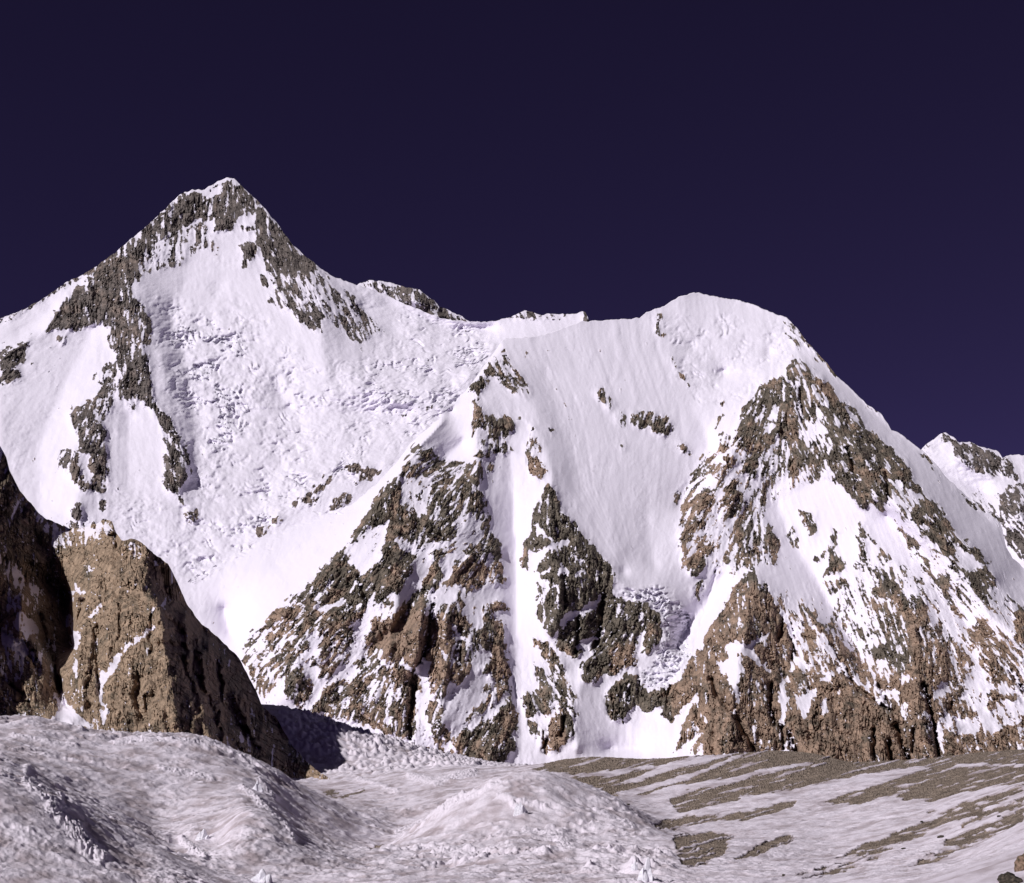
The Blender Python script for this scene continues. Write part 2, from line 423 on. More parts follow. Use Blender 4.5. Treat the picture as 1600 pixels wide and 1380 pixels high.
# ------------------------------------------------------------------ MASSIF : rock and snow
rock = Sheet(-0.25)
paint(rock, """
# left buttress, overall
n .62 655,690 680,695 700,720 735,725 750,760 770,830 785,880 795,960 800,1050 805,1110 802,1190 760,1200 700,1180 640,1160 560,1130 480,1120 420,1112 390,1060 375,1020 392,985 412,972 440,945 480,912 540,850 600,770
n .35 385,1000 410,985 440,1000 440,1110 400,1100
# scattered rock over the right-hand side
n .3 1330,880 1380,860 1440,900 1530,1000 1600,960 1700,1000 1700,1200 1330,1090 1290,980
n .3 1060,790 1170,720 1230,640 1300,745 1230,770 1190,800 1220,880 1180,890 1100,900 1060,880
n .25 1380,740 1450,790 1600,950 1560,1000 1480,960 1400,830
n .3 1190,900 1260,960 1400,1110 1420,1190 1180,1190
n .45 1200,600 1250,570 1340,640 1400,740 1380,800 1300,750 1160,745 1150,690
# strong rock
b 1.05 215,420 300,350 360,360 365,470 300,560 350,600 440,650 480,720 440,790 420,870 290,850 250,830 240,740 160,740 130,745 0,830 20,740 100,620
b .95 440,650 560,690 620,720 640,700 740,640 770,700 790,770 800,850 740,880 660,890 560,850 480,800
b 1.1 230,840 300,900 420,950 490,960 450,1050 400,1140 250,1160 300,1200 380,1200 350,1260 260,1300 130,1380 0,1380 0,1180 120,1090 180,1060
b 1.05 640,1080 720,1080 690,1200 640,1280 560,1290 520,1260 620,1200
b .9 560,1060 600,980 650,920 740,900 700,1000 620,1060
b 1.05 965,480 1020,450 1075,570 1040,620 970,590
b 1.0 850,960 880,880 940,870 950,970 900,1010
b 1.0 1100,900 1150,880 1200,950 1190,1030 1120,1010
b .8 790,1080 840,1040 950,1020 1040,1000 1150,1080 1230,1180 1250,1230 1100,1230 950,1250 800,1200 740,1180
b 1.05 740,1170 800,1160 970,1240 930,1250 780,1210
b .9 620,440 700,460 800,510 790,560 740,560 740,640 800,700 690,640 620,540
b .65 720,200 840,230 880,260 830,330 850,400 800,430 720,400 740,300
b .75 420,100 480,60 560,80 650,120 640,200 560,240 430,190 400,170
b .7 330,280 430,290 560,250 590,290 540,350 440,320 350,340
b -.2 440,170 640,195 640,210 450,190
b -.2 430,215 600,240 580,270 450,240
b .85 980,190 1000,60 1060,40 1130,90 1110,180 1050,200
b .7 1160,110 1230,90 1300,120 1310,200 1270,270 1230,270 1190,200
b .7 960,220 1020,220 1020,400 970,380
b .6 1060,210 1120,240 1110,400 1080,390
b .5 1390,60 1470,50 1490,180 1540,260 1540,360 1480,380 1440,330 1380,390 1300,370 1310,280 1390,260
b .95 1450,290 1530,270 1545,340 1480,370 1440,330
b .9 1310,290 1350,290 1385,350 1350,380 1305,360
b .85 1385,180 1480,180 1490,250 1400,250
b .9 1360,560 1400,510 1430,550 1380,600
b .8 1290,600 1320,600 1320,640 1290,640
b .6 1270,440 1290,440 1280,490
# triangle snow field and snow strips
n -.3 665,640 728,618 735,650 738,700 735,722 700,720 672,702 645,690
b .12 370,350 430,330 560,340 610,420 600,560 560,650 480,640 400,590 350,560 360,440
b .35 470,440 540,440 560,560 440,500
b -.3 0,830 60,770 130,740 190,745 265,690 270,710 220,850 190,960 180,1020 120,1090 40,1180 0,1190
b -.3 290,850 340,850 420,900 480,950 470,975 400,960 300,900
b -.3 640,850 650,880 600,1000 580,1080 500,1170 400,1270 330,1380 200,1380 280,1330 400,1230 420,1130 460,1070 470,960 600,900
b -.3 900,690 960,600 1010,720 1050,860 980,940 920,900 840,990 800,1100 740,1200 680,1290 640,1380 560,1380 640,1290 690,1180 700,1080 690,990 740,960 820,850 840,790
b .15 930,620 1000,720 1060,850 960,880
b -.3 640,900 760,890 700,940 650,940
b -.3 690,1290 760,1230 860,1260 1000,1270 1100,1230 1220,1260 1250,1380 640,1380
b .7 790,1280 830,1280 860,1380 810,1380
b .8 890,1280 930,1290 940,1380 900,1380
# lower left buttress
c 1.05 430,400 540,260 700,130 790,90 840,100 850,160 940,190 1010,240 1060,150 1110,130 1130,200 1110,320 1060,360 990,500 940,560 840,640 690,640 520,680 380,650 420,550 540,480 560,430
c .9 160,620 260,500 340,460 430,500 560,470 470,560 420,640 530,720 520,820 440,810 400,700 250,700 220,750 180,640
c .9 260,740 310,730 400,760 400,800 280,810
c -.3 580,370 690,350 600,440
c -.3 835,10 880,70 930,140 960,190 1000,222 1040,170 1090,120 1130,60 1140,-60 1030,-90 960,-60 900,-70 860,-30
c -.3 590,470 720,430 850,400 830,450 700,520 620,500
c -.3 330,450 500,420 470,450 380,480
c -.3 330,690 360,600 440,540 520,480 540,480 420,600 340,700
c -.3 200,700 260,600 300,570 300,600 230,700
c -.3 930,250 1000,260 1000,290 940,290
c -.3 910,450 980,460 960,500
c -.3 1090,330 1110,330 1060,490 1180,460 1330,300 1460,60 1592,60 1500,260 1430,360 1340,430 1260,530 1190,620 1170,540 1080,560 1040,640 980,790 1030,840 1000,900 960,880 900,930 980,1000 900,1080 830,1100 760,1280 700,1380 560,1380 660,1240 780,1080 700,1160 560,1290 440,1380 180,1300 220,1170 300,1080 400,1010 500,900 560,760 640,640 560,680 520,800 490,900 520,850 620,700 760,760 760,880 700,920 620,920 620,1060 700,1060 860,900 940,700 850,640 960,560
c .95 1060,620 1160,560 1200,620 1290,520 1340,430 1400,440 1500,520 1540,560 1592,440 1592,860 1500,900 1420,970 1400,960 1300,890 1200,940 1150,880 1080,820 1050,700
c 1.2 1080,640 1280,540 1480,540 1500,700 1430,900 1350,900 1150,860 1070,760
c .95 640,790 700,650 740,760 750,860 700,910 640,910 610,880
c .9 780,680 860,640 870,700 820,750 770,720
c .9 560,880 620,880 620,960 560,950
c .9 350,1130 390,1010 460,960 550,1050 580,1150 540,1240 460,1260 380,1240 340,1180
c .95 610,1250 700,1130 780,1060 820,1080 760,1250 700,1310 640,1360 600,1380 580,1340
c .9 870,1100 960,1040 1000,1060 970,1180 960,1280 930,1200 880,1160
c .9 920,940 980,890 1040,940 1030,1010 950,980
c 1.0 1110,1000 1160,920 1200,1000 1160,1060
c 1.05 1220,1000 1300,940 1380,1000 1470,1080 1440,1250 1440,1380 1250,1380 1240,1300 1350,1240 1290,1120 1220,1040
c .9 830,1340 900,1290 1060,1330 1100,1380 830,1380
c .6 1000,1100 1060,1100 1050,1250 1010,1200
c -.3 1420,980 1500,900 1592,890 1592,940 1560,1000 1540,1100 1440,1230 1480,1100 1460,1070
c -.3 1420,1200 1592,1180 1592,1290 1540,1380 1440,1380 1430,1260
c -.2 1080,830 1130,840 1230,960 1190,980 1140,900
c -.2 1260,890 1400,960 1420,1050 1380,1020 1290,940
c .4 60,800 200,840 290,940 280,1000 80,960
c .8 90,1040 210,1040 220,1180 120,1100
c .5 320,560 340,560 340,800 460,820 480,900 420,1000 300,960 220,820
# centre-bottom
d .9 0,160 70,100 200,180 240,260 270,300 310,280 370,100 430,150 440,230 460,200 560,270 560,360 620,320 700,290 760,270 850,300 880,560 870,650 890,750 910,870 940,1050 910,1130 900,1250 820,1340 700,1340 560,1290 480,1280 430,1160 500,1100 650,1040 700,950 850,860 800,780 720,870 600,1000 480,1060 480,1010 640,870 750,720 640,640 720,580 730,480 600,440 560,380 470,420 440,420 430,270 400,420 460,560 470,640 400,760 330,830 220,810 250,720 280,600 150,600 0,540
d 1.1 720,440 790,390 860,420 880,560 840,650 780,640 740,560
d 1.1 0,180 180,200 210,300 200,500 140,600 20,540
d -.3 200,540 280,545 270,640 230,770 280,840 230,1000 270,1120 290,1200 300,1230 100,1170 170,1030 140,900 150,790 190,760 150,620
d -.3 590,460 680,490 730,480 720,560 640,610 730,640 640,840 500,1010 440,1060 380,1130 470,1270 310,1230 380,1110 340,1020 360,880 400,760 440,690 560,650 600,540
d -.3 430,260 450,320 540,380 570,420 470,400 430,380
d -.3 440,490 490,500 460,600 430,570
d -.3 350,500 400,490 380,570
d .95 440,680 560,640 480,740 430,720
d 1.0 630,640 700,590 730,610 650,660
d 1.0 500,1030 620,910 660,930 600,1000
d .9 270,1130 330,1060 390,1100 310,1190
d .9 220,960 290,880 340,930 330,1030 260,1060
d .9 0,900 60,850 130,900 150,1000 80,1130 0,1140
d -.3 720,720 820,690 800,760 680,870 600,960 480,1060 700,940 830,840 860,860 700,1010 500,1110 440,1130 400,1150 480,1020 640,850 740,700
d .55 690,760 800,700 820,760 700,860
d -.3 700,1050 770,1040 750,1090
d -.3 800,1040 900,1090 900,1120 830,1080
d .95 430,1170 500,1120 650,1050 830,1000 940,1060 900,1120 910,1230 820,1340 680,1340 500,1280
# vertical couloir and its fan
d -.35 700,1 860,1 880,180 900,300 900,420 880,560 900,720 920,860 960,960 1000,1050 1060,1200 1160,1310 820,1370 900,1240 920,1120 920,950 890,850 870,650 860,500 850,330 850,180
d -.3 560,1 760,1 660,180 640,300 560,280 500,160
d .9 750,90 800,80 870,140 880,180 820,160 730,170 700,240 700,150
d -.2 740,180 830,150 880,190 850,250 740,280
n -.35 795,700 835,740 830,800 812,850 806,880 812,940 795,930 788,850 770,770 765,740
# streaky slope right of the couloir
d .58 1010,360 1110,330 1150,430 1300,660 1380,760 1400,900 1370,1150 1300,1150 1150,1240 1110,1200 1060,1120 990,950 970,860 1060,800 960,600 1000,420
d -.25 900,200 1040,200 1150,300 1250,500 1400,660 1479,760 1479,900 1400,900 1330,700 1150,430 1060,450 1080,600 1100,780 1000,800 970,860 950,640 930,420
d .5 1100,500 1200,560 1330,720 1380,860 1340,900 1240,800 1150,700
d .95 1020,340 1100,340 1130,400 1060,440
d 1.0 960,470 1000,480 990,520 960,500
d .9 1000,580 1030,590 1020,690 1005,680
d 1.0 980,820 1060,800 1130,860 1190,920 1180,980 1080,960 980,960 970,880
d -.3 1200,900 1230,960 1100,1210 1050,1130 1090,1040 1000,1010 1090,960 1170,970
d .8 1000,1030 1110,1040 1110,1180 1060,1130
d 1.05 1170,1130 1230,970 1330,960 1370,1040 1340,1140 1240,1230 1180,1250 1120,1270 1140,1180
d -.3 1400,700 1479,760 1479,1370 1150,1310 1250,1250 1380,1120 1400,960
# summit triangle of the central rib
a .9 510,395 550,400 545,440 480,430
a .58 440,470 560,460 640,600 700,640 790,800 800,880 740,870 600,820 480,700 370,640 400,560
a .95 370,590 420,560 520,610 640,640 640,680 540,700 480,650 340,640
a .98 230,740 330,630 380,700 380,760 290,800 210,830 160,890
a .98 270,800 290,800 300,960 320,1010 450,1040 560,1040 620,1080 600,1180 570,1260 400,1260 330,1180 250,1160 240,1060 260,950
a .6 600,720 700,650 790,820 780,870 700,860
a .75 680,1050 740,1050 720,1110 680,1090
a .8 770,1140 820,1130 870,1200 770,1190
a .85 930,1110 1060,1220 960,1190
a .55 600,1080 680,1080 640,1190 590,1190
a .5 200,900 270,850 280,1080 240,1300 190,1310 230,1100
a .65 320,1260 560,1280 620,1380 290,1380
a .55 780,1210 860,1250 880,1380 760,1380
a .5 1430,780 1560,840 1595,960 1595,1000 1430,900
# right of couloir: dark central buttress
n .96 858,752 870,770 880,800 905,830 930,855 950,880 962,900 960,925 970,937 1000,938 1025,953 1036,975 1032,1003 1015,1022 985,1022 950,1045 925,1070 905,1055 885,1035 865,1005 838,960 836,925 842,895 818,888 812,858 826,836 832,800 846,768
t7 -.3 120,480 140,475 250,555 235,570 135,500
t7 -.2 100,650 220,600 360,560 340,600 230,640 130,760 130,800 110,700
t7 -.25 170,760 240,730 230,760 190,780 150,760
t7 -.25 270,740 350,750 350,775 300,775
t7 -.25 160,815 225,815 235,860 180,950 160,990 135,980 205,890 200,850 160,830
t7 -.3 290,1060 420,990 530,945 545,965 440,1020 310,1095
t7 -.3 390,1230 440,1180 520,1160 520,1180 430,1250
t7 -.3 350,1320 420,1270 520,1240 500,1260 400,1350
t7 -.2 380,790 430,750 450,760 400,800
t7 -.2 370,650 440,700 460,720 400,700
t7 .45 640,940 700,970 720,1060 660,1020 610,1000
t7 -.2 780,1200 820,1110 830,1150 800,1250 770,1270
t7 -.3 -40,1090 60,980 130,1010 240,1170 330,1300 380,1380 40,1380
t7 .6 100,1150 220,1200 330,1330 330,1379 250,1370 160,1240
f7 -.3 110,450 200,520 250,620 320,670 410,620 490,590 560,560 600,560 470,660 370,700 380,800 370,860 450,910 530,860 580,800 640,850 700,820 720,880 790,920 770,990 790,1040 760,1110 600,1140 270,1120 80,1130 180,1000 200,880 190,760 150,560
f7 1.0 215,570 310,530 400,500 480,430 510,420 560,510 540,560 420,610 350,620 290,680 240,640
f7 .98 370,730 420,670 530,600 590,590 620,680 690,680 790,680 890,560 900,500 970,420 1080,230 1170,80 1210,0 1290,-40 1340,60 1430,180 1500,300 1540,420 1500,600 1440,700 1480,930 1530,1060 1290,1100 1240,960 1180,860 1120,780 1000,1010 950,1090 800,1110 830,960 900,820 960,700 880,790 820,880 780,900 710,860 700,800 660,840 610,840 560,800 520,830 500,880 430,900 400,860 375,800
f7 -.35 1110,430 1210,410 1250,430 1390,330 1410,340 1290,440 1330,540 1400,570 1400,600 1350,650 1300,600 1240,640 1220,770 1190,800 1150,640 1080,590 1070,540 1130,500
f7 .8 1210,700 1240,640 1330,660 1400,590 1340,760 1220,740
f7 -.3 800,1110 850,1060 960,950 980,970 900,1080 860,1115
f7 -.3 930,900 970,950 960,970 930,950
f7 -.3 970,850 1000,840 1015,900 1000,920 980,880
f7 -.3 940,730 960,750 900,790 870,870 800,960 770,1010 790,900 900,780
f7 1.3 1000,600 1080,620 1130,800 1200,900 1270,1020 1280,1090 1150,1100 980,1110 980,960 1020,900 970,820
f7 -.3 600,600 620,590 800,530 900,380 930,220 990,180 1130,60 1190,0 1080,0 1000,50 900,260 900,450 800,680 700,680 620,690
# hanging glacier stays bare of rock
f7 -.35 430,60 480,0 900,0 900,250 890,520 830,600 780,680 640,695 590,600 570,580 690,480 735,400 720,270 660,190 560,150 500,150
""")
paint(rock, """
# right: upper dark rocks
e .55 980,110 1040,10 1130,0 1250,130 1230,250 1150,300 1060,250
e .85 700,300 800,210 960,140 1020,200 1060,300 1080,420 1120,560 1110,620 1000,700 920,760 860,740 790,800 760,900 740,980 690,990 640,950 640,860 690,790 640,760 570,740 560,620 620,520 640,440
e 1.02 950,560 1060,480 1120,520 1120,600 1060,650 990,660 930,620
e .98 770,620 860,600 900,690 830,760 770,720
e -.3 750,500 820,400 830,420 790,510 740,520
e -.2 800,630 880,530 900,560 810,650
e -.2 830,490 940,400 950,420 850,520
e .35 900,690 1000,660 980,740 900,790 860,770
e .5 700,300 940,330 960,300 900,260 800,250
e .9 1240,140 1290,150 1340,200 1400,260 1400,350 1370,350 1290,260 1240,200
e 1.25 1240,140 1290,150 1340,200 1400,260 1400,350 1370,350 1290,260 1240,200
e .55 1060,260 1180,220 1290,330 1300,480 1200,520 1130,420
e -.3 1170,530 1220,510 1240,540 1290,500 1300,560 1280,660 1250,690 1190,660
e .85 1350,400 1420,370 1592,480 1660,620 1700,760 1592,760 1500,620 1380,640 1340,500
e .9 1010,870 1060,760 1110,660 1150,700 1210,760 1240,830 1190,910 1110,910 1060,940 1000,890
e .72 1290,640 1400,600 1592,760 1592,1020 1450,1000 1340,940 1280,830 1300,730
e .98 1380,970 1550,980 1592,1100 1640,1240 1592,1230 1500,1080 1400,1010
# left rib of the right summit
e .42 40,1180 300,800 480,600 560,640 570,740 480,780 400,900 300,1060 160,1260 100,1260
e 1.0 480,820 560,780 600,840 570,900 520,930 480,880
e .95 390,930 430,880 490,890 540,920 500,960 420,990 390,970
e .62 320,1060 420,1000 500,1000 400,1120 400,1200 340,1300 240,1260 260,1160
e .98 490,1060 540,1000 600,1080 650,1160 620,1260 560,1300 500,1360 460,1320 500,1240 520,1190 480,1180
e 1.0 180,1360 240,1270 310,1300 330,1380 170,1380
e .55 640,1300 720,1220 780,1300 860,1380 600,1380
e .8 1100,1260 1160,1280 1230,1320 1230,1380 1150,1380 1140,1310
e .75 100,690 130,700 210,790 200,810 150,780 100,720
e .85 0,510 50,560 30,590 0,570
e .7 430,350 490,350 470,400 430,390
e .5 430,470 490,480 430,620 390,610
t7 1.0 1035,530 1080,480 1110,400 1150,390 1190,440 1170,500 1100,520 1070,600 1080,640 1060,670 1050,600
t7 1.0 1070,710 1130,640 1180,600 1210,640 1190,720 1150,790 1110,800 1090,760
t7 .55 1100,380 1220,300 1260,260 1230,380 1180,500 1140,420
t7 1.0 1300,240 1360,230 1400,290 1370,400 1330,460 1290,430 1340,340
t7 .6 1380,560 1420,480 1500,360 1576,500 1576,640 1480,660 1400,650
t7 .95 1380,640 1400,610 1470,590 1440,640
t7 .6 1345,780 1400,720 1390,760 1360,800
t7 .45 1110,840 1200,800 1200,900 1140,960 1110,900
# little rocks on the fluted face
t3 .62 500,820 560,820 600,880 620,960 590,950 530,880
t3 .55 610,1050 660,930 700,960 710,1060 670,1070 640,1010
t3 .62 720,950 880,960 980,1000 990,1050 900,1060 800,1070 740,1050
t3 1.05 820,1050 900,1010 990,1040 960,1110 910,1100
t3 .98 650,1160 700,1155 710,1175 680,1185
t3 .8 1015,1140 1060,1160 1100,1200 1095,1235 1060,1210
t3 1.0 480,1320 520,1320 510,1330 490,1330
t3 .6 880,340 920,370 930,520 890,470
t3 .55 940,400 960,560 1000,650 1060,720 1110,830 1090,820 1040,750 970,640 940,520
# sky rocks of right summit ridge
t4 .5 80,390 140,390 240,500 330,600 420,700 540,800 500,800 400,740 300,640 200,520 140,470
t4 .8 170,460 250,500 300,570 260,560 200,510
t4 .55 590,860 660,900 760,1020 770,1060 700,1000 620,950
t4 .55 920,1180 1000,1240 1090,1380 1060,1370 960,1250
t4 .55 100,470 170,480 210,570 170,580
n .5 1480,748 1515,778 1560,808 1568,830 1555,820 1500,775
""")
paint(rock, """
# long rock spine dropping right
t4 .85 400,900 480,910 640,1080 760,1180 800,1260 890,1380 540,1380 520,1240 480,1130 420,1060
t8 1.0 560,0 760,0 860,80 900,200 970,290 1060,340 1110,440 1060,420 940,290 870,260 800,190 720,200 760,260 750,320 720,340 620,260 520,220 600,180 540,100
t8 .95 380,180 540,220 620,260 630,360 600,370 520,310 470,240
t8 1.0 640,310 700,370 715,405 680,390
t8 -.3 610,340 625,320 640,370 620,375
t8 .85 880,440 900,350 980,300 1050,340 1110,430 1140,520 1220,560 1360,690 1350,760 1400,830 1430,850 1380,860 1330,780 1230,640 1150,560 1130,640 1080,670 1050,620 1030,560 1020,440 940,460
t8 1.0 945,500 980,475 1030,500 1035,560 1000,580 950,540
t8 .3 900,470 1020,440 1030,480 950,490
t8 .65 1120,640 1180,720 1240,760 1200,780 1130,720
t8 1.02 1190,800 1230,750 1330,770 1360,880 1340,930 1300,940 1260,860
t8 .8 1460,880 1500,950 1470,960
t8 -.3 1150,620 1230,650 1330,720 1250,750 1190,720
# thin rib
g .6 540,210 600,240 700,340 740,440 820,560 790,560 700,460 650,370 570,270
g 1.0 640,300 690,330 710,450 660,380
g 1.0 760,500 800,520 810,560 760,540
g .85 790,600 870,660 960,650 980,720 970,800 930,780 870,700
g .8 950,840 1000,870 1080,950 1110,980 1020,950 970,900
g .6 1010,740 1060,760 1130,830 1140,880 1060,800
g .7 470,90 420,110 340,30 350,0
# centre patches on the pocket snow
g .55 220,200 260,170 320,310 470,460 430,450 340,370 260,300
g .75 200,280 240,220 290,300 280,420 260,600 210,600 230,460 200,380
t8 .85 190,380 280,420 300,500 260,560 240,640 250,520 210,440
t8 .85 110,500 150,480 190,620 160,620 120,560
t8 .85 390,460 430,530 420,620 470,700 480,750 400,780 330,790 380,700 390,620
t8 .5 270,680 370,600 390,640 300,720
t8 .6 360,830 460,800 470,860 380,900 350,880
t8 .55 380,960 440,1000 520,1090 480,1090 400,1030
t8 .95 -10,460 30,500 80,620 70,660 20,620 -10,560
t8 .8 545,1130 600,1100 650,1140 600,1190 560,1170
t8 .75 670,1150 720,1120 740,1170 690,1180
t8 1.0 645,1270 690,1230 720,1250 690,1290
t8 .3 500,960 560,940 540,1000
# lower right
g .9 330,800 380,720 370,620 420,590 470,620 580,760 600,850 680,790 730,770 780,870 770,950 640,940 560,880 460,800 420,830
g .62 360,850 420,860 500,940 560,900 640,960 540,1100 480,1180 400,1100 440,960 370,910
g 1.0 640,950 780,940 800,1000 790,1200 820,1260 860,1380 440,1380 520,1290 560,1120 620,1060
g .85 820,1100 860,1030 940,1050 940,1100 870,1150 820,1170
g .7 1020,1120 1160,1060 1200,960 1270,1000 1340,1120 1380,1170 1592,1180 1592,1380 1160,1380 1100,1260
g 1.0 1210,1080 1250,1000 1320,1080 1340,1170 1250,1150
g .98 860,1210 940,1170 1000,1230 930,1260
g .7 830,1250 1000,1250 1060,1290 1130,1380 860,1380
g .95 1500,940 1592,870 1650,900 1650,1200 1540,1180 1500,1080
g -.3 880,930 960,1000 1060,1170 1200,1380 1160,1380 1020,1230 900,1060 820,960 800,860 900,900
g .35 960,980 1110,1060 1140,1120 1030,1110
# bottom right, above the moraine
i .98 0,290 130,290 250,190 330,100 520,0 530,240 600,360 700,380 740,560 860,700 760,760 640,800 580,980 620,1180 640,1330 0,1400 -60,700 0,640
i .45 -120,380 0,380 160,420 330,560 330,680 160,620 -60,520
i -.3 20,400 110,420 150,480 40,440
i -.3 300,560 370,560 350,600 310,640
i -.2 120,700 240,660 300,720 160,790
i -.3 280,760 350,800 330,860 370,920 420,890 390,930 340,900 290,850
i .75 560,600 720,700 950,860 980,960 820,950 700,900 600,900
i -.3 490,590 560,600 600,680 680,600 740,690 560,780 540,700 560,640
i -.3 580,1000 690,1030 670,1200 680,1290 640,1290 620,1100
i .6 580,100 680,60 720,180 860,340 940,420 900,520 860,600 740,540 720,400 600,320
i 1.0 590,280 650,230 730,270 720,330 630,320
i -.3 620,0 700,80 800,200 940,330 980,350 1000,500 1060,620 1110,660 1060,740 1030,820 1100,960 1130,1060 1090,1100 960,850 880,640 880,580 950,460 900,370 780,240 660,60
i .7 1010,350 1160,300 1200,400 1220,620 1100,640 1050,560 1080,440
i .6 1200,200 1380,200 1380,680 1200,640
i 1.0 1050,700 1160,690 1200,740 1380,720 1380,790 1320,830 1240,760 1060,760
i -.3 1130,760 1380,790 1380,930 1240,1060 1130,1060 1120,900
i 1.0 1120,950 1180,920 1200,980 1130,980
i 1.0 1060,800 1120,780 1110,850 1060,850
i .95 770,1090 960,1060 1000,1020 1100,1110 1200,1000 1270,1000 1380,920 1380,1240 1100,1260 640,1300 680,1040 760,960 780,1040
i -.3 770,940 860,940 960,920 960,1040 930,1090 780,1080
i .55 830,1200 900,1150 1000,1200 930,1240
h .55 430,380 500,60 560,130 620,200 720,300 820,440 1000,600 1100,700 1200,780 1300,820 1380,960 1240,900 1100,830 960,650 820,540 640,580 560,500 440,460
h 1.0 480,0 640,150 760,280 900,400 960,480 1080,640 1160,720 1100,700 960,620 860,520 780,400 700,300 620,200 540,130
h -.25 550,140 590,180 600,240 560,220
h -.25 640,240 740,380 700,400 650,300
h -.25 780,330 830,400 820,420 790,370
h .95 430,480 520,600 530,700 380,780 320,760 380,600 430,540
h -.3 430,450 500,480 420,600 350,700 300,780 370,940 340,1040 320,1000 350,880 300,800 310,720 400,600
h 1.2 400,800 650,620 820,600 860,660 980,700 1100,840 1240,920 1280,1380 460,1380 430,1240 420,1060 360,1040 380,920
h -.3 430,800 500,770 540,710 640,720 570,870 520,1000 490,930 440,880
h -.3 620,920 660,830 760,770 840,720 850,740 730,800 690,900 640,940
h -.3 680,640 800,590 700,670 640,740 650,660
h -.25 900,640 940,680 910,710
h -.3 970,660 1060,680 1080,800 1020,720
h 1.0 -20,420 150,540 260,600 180,700 260,960 120,1240 -20,1240
""")
lift = Sheet(0.0)
paint(lift, """
n 1 655,690 745,740 765,800 780,880 792,960 797,1050 800,1110 798,1190 760,1200 560,1130 420,1112 385,1010 480,912 600,770
n 1 845,1010 905,1100 900,1180 830,1190 822,1060
n 1 1200,930 1330,890 1440,930 1600,960 1700,1200 1400,1190 1200,1190
n 1 1050,800 1160,720 1200,760 1190,870 1130,900 1070,900
n 1 1240,560 1340,640 1400,740 1250,740 1200,640
""")
rock.a = np.where((lift.a > .5) & (rock.a < .06) & (rock.a > -.33), .06, rock.a)
rock.blur(2, 2)

tone = Sheet(0.25)
paint(tone, """
n .45 370,940 800,940 800,1200 370,1200
n .8 575,970 620,945 665,960 680,990 660,1040 600,1030
n .7 655,1040 700,960 710,1060 670,1090
n .8 765,1010 800,1000 800,1060 770,1050
n .95 1110,690 1155,700 1150,750 1110,755
n 1.0 1270,585 1300,600 1305,625 1285,620
n .5 1060,790 1170,740 1160,860 1065,900
n .0 815,750 960,860 1040,960 930,1050 830,950
n .9 950,1010 985,1000 1000,1040 955,1050
n 1.0 1100,1040 1140,1050 1175,1190 1095,1190
n .95 1180,920 1225,940 1220,990 1170,990
n .85 1200,1060 1400,1090 1420,1200 1180,1200
n .7 1150,900 1420,1060 1600,1100 1600,1200 1040,1200 1060,1060
n .7 1420,950 1600,950 1600,1200 1400,1200
n .6 735,600 765,600 765,640 740,660
n .75 835,660 900,700 860,760 830,740
n .75 840,1120 880,1100 880,1180 840,1180
n .8 700,880 800,880 800,920 700,915
""")
tone.blur(5)
icef = Sheet(0.0)
paint(icef, """
f7 1.0 440,80 560,80 690,60 740,60 790,130 860,190 910,230 910,500 830,600 780,680 640,695 590,600 620,570 690,500 740,400 730,280 660,190 560,150 500,150
n .3 1040,490 1230,505 1235,560 1180,620 1100,640 1060,590
n .35 1120,490 1230,510 1225,540 1130,530
n .6 290,905 402,845 410,852 300,915
n .4 402,845 470,805 590,752 560,790 520,805 450,830 410,870
""")
icef.blur(3)
extra_rock = Sheet(-0.25)
paint(extra_rock, """
n .8 430,812 450,808 448,822 430,826
n .75 500,800 540,790 520,815 498,824
n .7 455,790 500,770 560,770 555,790 480,805
""")
cracks = Sheet(0.0)
for w, a, s in [(4, 70, "1112,1062 1120,1085 1150,1120 1168,1150 1182,1180"), (4, 60, "943,930 940,950 937,985 930,1010"),
                (5, 70, "676,930 672,970 668,1010 655,1040"), (5, 60, "648,1050 645,1090 640,1120 642,1160"), (4, 60, "672,960 680,985"),
                (4, 80, "1235,980 1242,1010 1240,1030"), (4, 80, "1205,1070 1203,1100 1210,1130"), (3, 60, "1222,1135 1226,1180"), (4, 60, "1232,1145 1245,1180"),
                (5, 90, "1402,1135 1410,1160 1420,1190"), (6, 90, "1388,1160 1393,1185 1398,1200"), (3, 60, "1365,1140 1367,1200"), (4, 80, "1444,1070 1455,1110 1464,1150 1468,1185"),
                (3, 50, "1428,1140 1425,1175"), (3, 50, "1372,1070 1395,1110"), (3, 60, "1320,1050 1345,1080 1390,1110"), (4, 60, "1580,1050 1600,1080"),
                (3, 50, "1435,985 1440,1000"), (3, 45, "855,1140 850,1175"), (3, 50, "882,1120 878,1150"), (3, 40, "998,1045 1000,1070"), (3, 50, "1325,700 1335,740"),
                (3, 40, "1250,610 1252,660"), (3, 50, "1385,740 1390,790"), (3, 45, "1120,890 1100,960 1085,1000"), (3, 60, "1225,960 1218,1000"),
                (3, 45, "1300,1010 1330,1060"), (3, 40, "905,960 900,1020"), (3, 40, "880,900 885,950"), (3, 40, "560,900 575,950"), (3, 40, "720,980 718,1040"),
                (3, 40, "800,1060 808,1100"), (3, 40, "1050,1060 1045,1085"), (3, 40, "985,1075 983,1095"), (3, 40, "1485,1100 1500,1130")]:
    q = [tuple(map(float, p.split(','))) for p in s.split()]
    cracks.line(q, w, a)
cracks.blur(1, 1)

